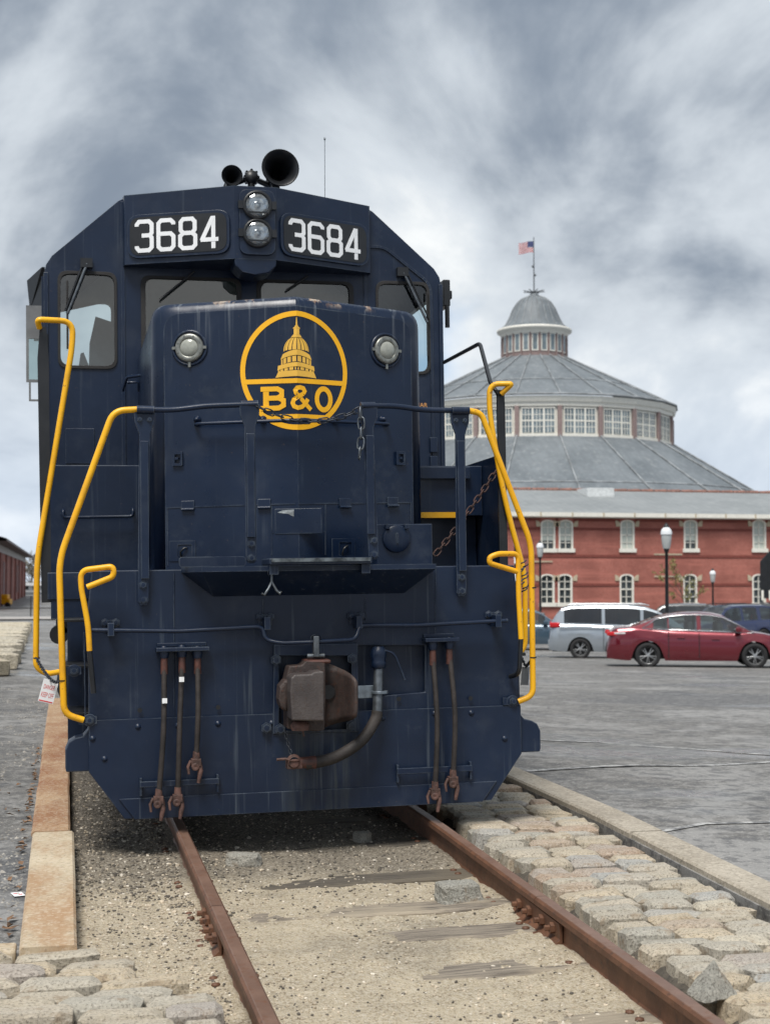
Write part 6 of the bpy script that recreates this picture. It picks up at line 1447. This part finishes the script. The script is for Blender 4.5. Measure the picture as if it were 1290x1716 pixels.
# ---- trees
def tree(name, label, loc, h, seed, bark, leafm=None, nleaf=0, levels=4, spread=.55, leaf=.10, group=None, trunk=.03):
    rnd = random.Random(seed); t = thing(name, label, 'tree', loc, 0, group); tr = MB(); tw = MB(); tips = []
    def grow(p, d, l, r, lev):
        pts = [p]; dd = d.copy(); k = 4
        for i in range(k):
            dd = (dd + Vector((rnd.gauss(0, .12), rnd.gauss(0, .12), rnd.gauss(.03, .06)))).normalized(); pts.append(pts[-1] + dd * l / k)
        rs = [r * (1 - .5 * i / k) for i in range(k + 1)]
        (tr if lev < 2 else tw).tube(pts, rs, 6 if lev < 2 else 4)
        if lev >= levels: tips.extend(pts[2:]); return
        n = rnd.choice((3, 4)) if lev else 6
        for i in range(n):
            s = pts[2 + i % 3] if lev else pts[1 + (i % 4)].lerp(pts[min(4, 2 + i % 4)], rnd.random())
            a = rnd.random() * 6.283; side = Vector((math.cos(a), math.sin(a), 0)); nd = (dd * (1 - spread * .6) + side * spread + Vector((0, 0, .18))).normalized()
            grow(s, nd, l * rnd.uniform(.5, .72), r * .45, lev + 1)
    grow(Vector((0, 0, -.1)), Vector((0, 0, 1)), h * .55, h * trunk, 0)
    tr.build('trunk', bark, t); cr = tw.build('crown', bark, t)
    if leafm:
        lm = MB()
        for i in range(nleaf):
            c = rnd.choice(tips) + Vector((rnd.gauss(0, .12), rnd.gauss(0, .12), rnd.gauss(0, .1))) * h * .12; u = Vector((rnd.gauss(0, 1), rnd.gauss(0, 1), rnd.gauss(0, 1))).normalized() * leaf; v = Vector((rnd.gauss(0, 1), rnd.gauss(0, 1), rnd.gauss(0, 1))).normalized() * leaf * .6
            lm.add([c - u, c + v, c + u, c - v], [(0, 1, 2, 3)])
        lm.build('leaves', leafm, cr)
    return t
M_bark = simple('bark', (.10, .085, .072), .9, var=.3); M_bud = simple('spring_buds', (.19, .18, .055), .7, var=.4)
p = atY(1150, 1000, 94); tree('sapling', 'thin spring tree with yellow green buds before the brick building', (p.x, 94, G(p.x, 94)), 4.2, 11, M_bark, M_bud, 900, 3, .6, .075, trunk=.014)
M_twig = simple('grey_twig', (.16, .14, .125), .9, var=.3); M_bud2 = simple('brown_buds', (.17, .15, .11), .8, var=.4)
for i, (px, yy, hh) in enumerate(((52, 300, 9), (64, 290, 8), (76, 310, 10), (90, 300, 9))):
    p = atY(px, 1000, yy); tree('bare_tree', ['bare grey brown tree next to the brick building corner at the far left', 'bare brown tree above the low white building at the far left', 'bare tree right of the low white building at the far left', 'bare tree mostly hidden by the locomotive at the far left'][i], (p.x, yy, -1.6), hh, 20 + i, M_twig, M_bud2, 1500, 3, .7, .16, 'bare trees beyond the yard')

# ---- far left: brick warehouse, low white building, fence, pavement, stone blocks
wh = thing('brick_warehouse', 'red brick warehouse with pilasters and overhanging dark hip roof at the left edge', 'building', (-7.0, 0, 0))
def wz(px, py, Y): return atY(px, py, Y).z
Y0_, Y1_ = 140.0, 250.0; ev = wz(42, 932, 250); bt = wz(42, 1001, 250)
T_ = Matrix(((0, -1, 0, 0), (1, 0, 0, 0), (0, 0, 1, 0), (0, 0, 0, 1)))
m = MB(); m.bb(-14, 0, Y0_, Y1_, bt, ev); m.build('wall', M_brick2, wh)
m = MB(); m.bb(-13.9, .25, Y0_, Y1_ - .05, -2.4, bt); m.build('foundation', simple('grey_foundation', (.10, .10, .105), .85), wh)
m = MB(); m.add([(-16, Y0_, ev), (1.4, Y0_, ev), (1.4, Y1_ + 1.6, ev), (-16, Y1_ + 1.6, ev), (-7, Y0_, ev + 2.6), (-7, Y1_ - 7, ev + 2.6), (1.4, Y0_, ev - .25), (1.4, Y1_ + 1.6, ev - .25), (-16, Y1_ + 1.6, ev - .25), (-16, Y0_, ev - .25)], [(1, 2, 5, 4), (2, 3, 5), (3, 0, 4, 5), (1, 6, 7, 2), (2, 7, 8, 3), (6, 9, 8, 7)]); m.build('roof', simple('dark_roof', (.13, .105, .10), .7), wh)
y = Y1_ - .5
while y > Y0_:
    m = MB(); m.bb(.002, .18, y - .35, y + .35, bt, ev - 1.05); m.build('pilaster', M_brick2, wh)
    m = MB(); m.bb(.19, .24, y - .1, y + .1, bt, ev - 1.05); m.build('downpipe', simple('pale_pipe', (.3, .27, .26), .7) if 'pale_pipe' not in MATS else MATS['pale_pipe'], wh); y -= 15.5
m = MB(); m.bb(.002, .15, Y0_, Y1_ - .1, ev - 1.03, ev - .26); m.build('pale_frieze', simple('pale_frieze', (.42, .41, .40), .7), wh)
for yy in (168, 190, 215): m = MB(); m.bb(.002, .06, yy - 3, yy + 3, bt + 1.2, ev - 1.9); w_ = m.build('window_bay', simple('dull_bay', (.17, .08, .07), .7) if 'dull_bay' not in MATS else MATS['dull_bay'], wh)
p = atY(5, 985, 160); mc = thing('yellow_loader', 'small yellow machine on the warehouse dock at the left edge', 'machine', (p.x + .3, 160, bt + .0)); mc.rotation_euler = (0, 0, -.3)
m = MB(); m.bb(-.8, .6, -.5, .5, .35, .95); m.build('body', M_yellow, mc, .08); m = MB(); m.bb(-.5, .35, -.45, .45, .95, 1.45); m.build('cab', M_yellow, mc, .1)
for xx in (-.5, .4): m = MB(); m.lathe([(.3, -.1), (.3, .1), (0, .11)], (xx, -.5, .3), (0, -1, 0), 14); m.build('wheel', M_tyre, mc)
p = atY(62, 1000, 270); lb = thing('white_building', 'low white building with dark windows beyond the yard at the far left', 'building', (p.x, 270, -1.75))
zt = wz(62, 977, 270) + 1.75
m = MB(); m.bb(-2.6, 9, 0, 8, 0, zt - .5); m.build('wall', simple('white_siding', (.60, .61, .61), .6), lb); m = MB(); m.bb(-3.0, 9.4, -.6, 8, zt - .5, zt); m.build('roof', simple('pale_roof', (.62, .63, .64), .6), lb)
for i in range(5): m = MB(); x = -1.9 + i * 1.5; m.bb(x - .35, x + .35, -.05, -.002, 1.2, 2.3); m.build('window', M_winglass, lb)
m = MB(); m.bb(-2.6, 9, -.12, -.06, 0, .75); m.build('dark_base', simple('dark_plinth', (.13, .14, .15), .8), lb)
# pale pavement across the far end and a low rail fence
m = MB(); V = []
for i in range(21): x = -60 + 3.4 * i; V += [(x, 66, G(x, 66) + .06), (x, 84, G(x, 84) + .06)]
m.add(V, [(2 * i, 2 * i + 2, 2 * i + 3, 2 * i + 1) for i in range(20)]); tag(m.build('pavement', simple('pale_pavement', (.34, .32, .30), .85, var=.2, scale=.5)), 'pale pavement across the far end of the yard', kind='structure')
fn_ = thing('rail_fence', 'low dark pipe fence crossing the far left yard', 'fence', (0, 85, 0)); zf = G(-3, 85)
for k in range(8):
    x = -14 + 2.4 * k; m = MB(); m.cyl((x, 0, zf - .1), (x, 0, zf + 1.25), .035, n=6); m.build('post', M_black, fn_)
m = MB(); m.cyl((-14, 0, zf + .55), (2.8, 0, zf + .55), .025, n=6); m.build('rail', M_black, fn_)
# row of sawn stone blocks beside the yard
M_block = stone_mat('pale_stone_block', [(0, (.42, .37, .27)), (.5, (.46, .41, .31)), (1, (.38, .345, .27))], .5)
BLK = [stone_mesh('stone_block', 50 + i, .07, mat=M_block) for i in range(5)]
n_b = 0; Yb = 21.2; rndb = random.Random(9)
ORD = ['nearest', 'second', 'third', 'fourth', 'fifth', 'sixth', 'seventh', 'eighth', 'ninth', 'tenth', 'eleventh', 'twelfth', 'thirteenth', 'fourteenth', 'fifteenth', 'sixteenth', 'seventeenth', 'eighteenth', 'nineteenth', 'twentieth', 'last']
while Yb < 45:
    i = n_b; xr = -.745 - (Yb - 22.4) * .0125 - (0.10 if i < 2 else 0); lx = .95 + rndb.random() * .1
    o = bpy.data.objects.new('stone_block', BLK[i % 5]); COL.objects.link(o); hb = .27 + .04 * rndb.random()
    if i == 0: o.location = (xr - .28 - lx / 2, Yb, G(xr, Yb) + hb / 2 - .01)
    else: o.location = (xr - lx / 2, Yb, G(xr, Yb) + hb / 2 - .01)
    o.scale = (lx, .52 + .06 * rndb.random(), hb); o.rotation_euler = (0, 0, rndb.gauss(0, .05))
    tag(o, 'pale sawn stone block, %s from the viewer in the row at the left' % ORD[i] if i else 'nearest, half cut off stone block of the row at the left edge', 'stone block', 'row of stone blocks beside the yard')
    n_b += 1; Yb += 1.45 + rndb.random() * .4
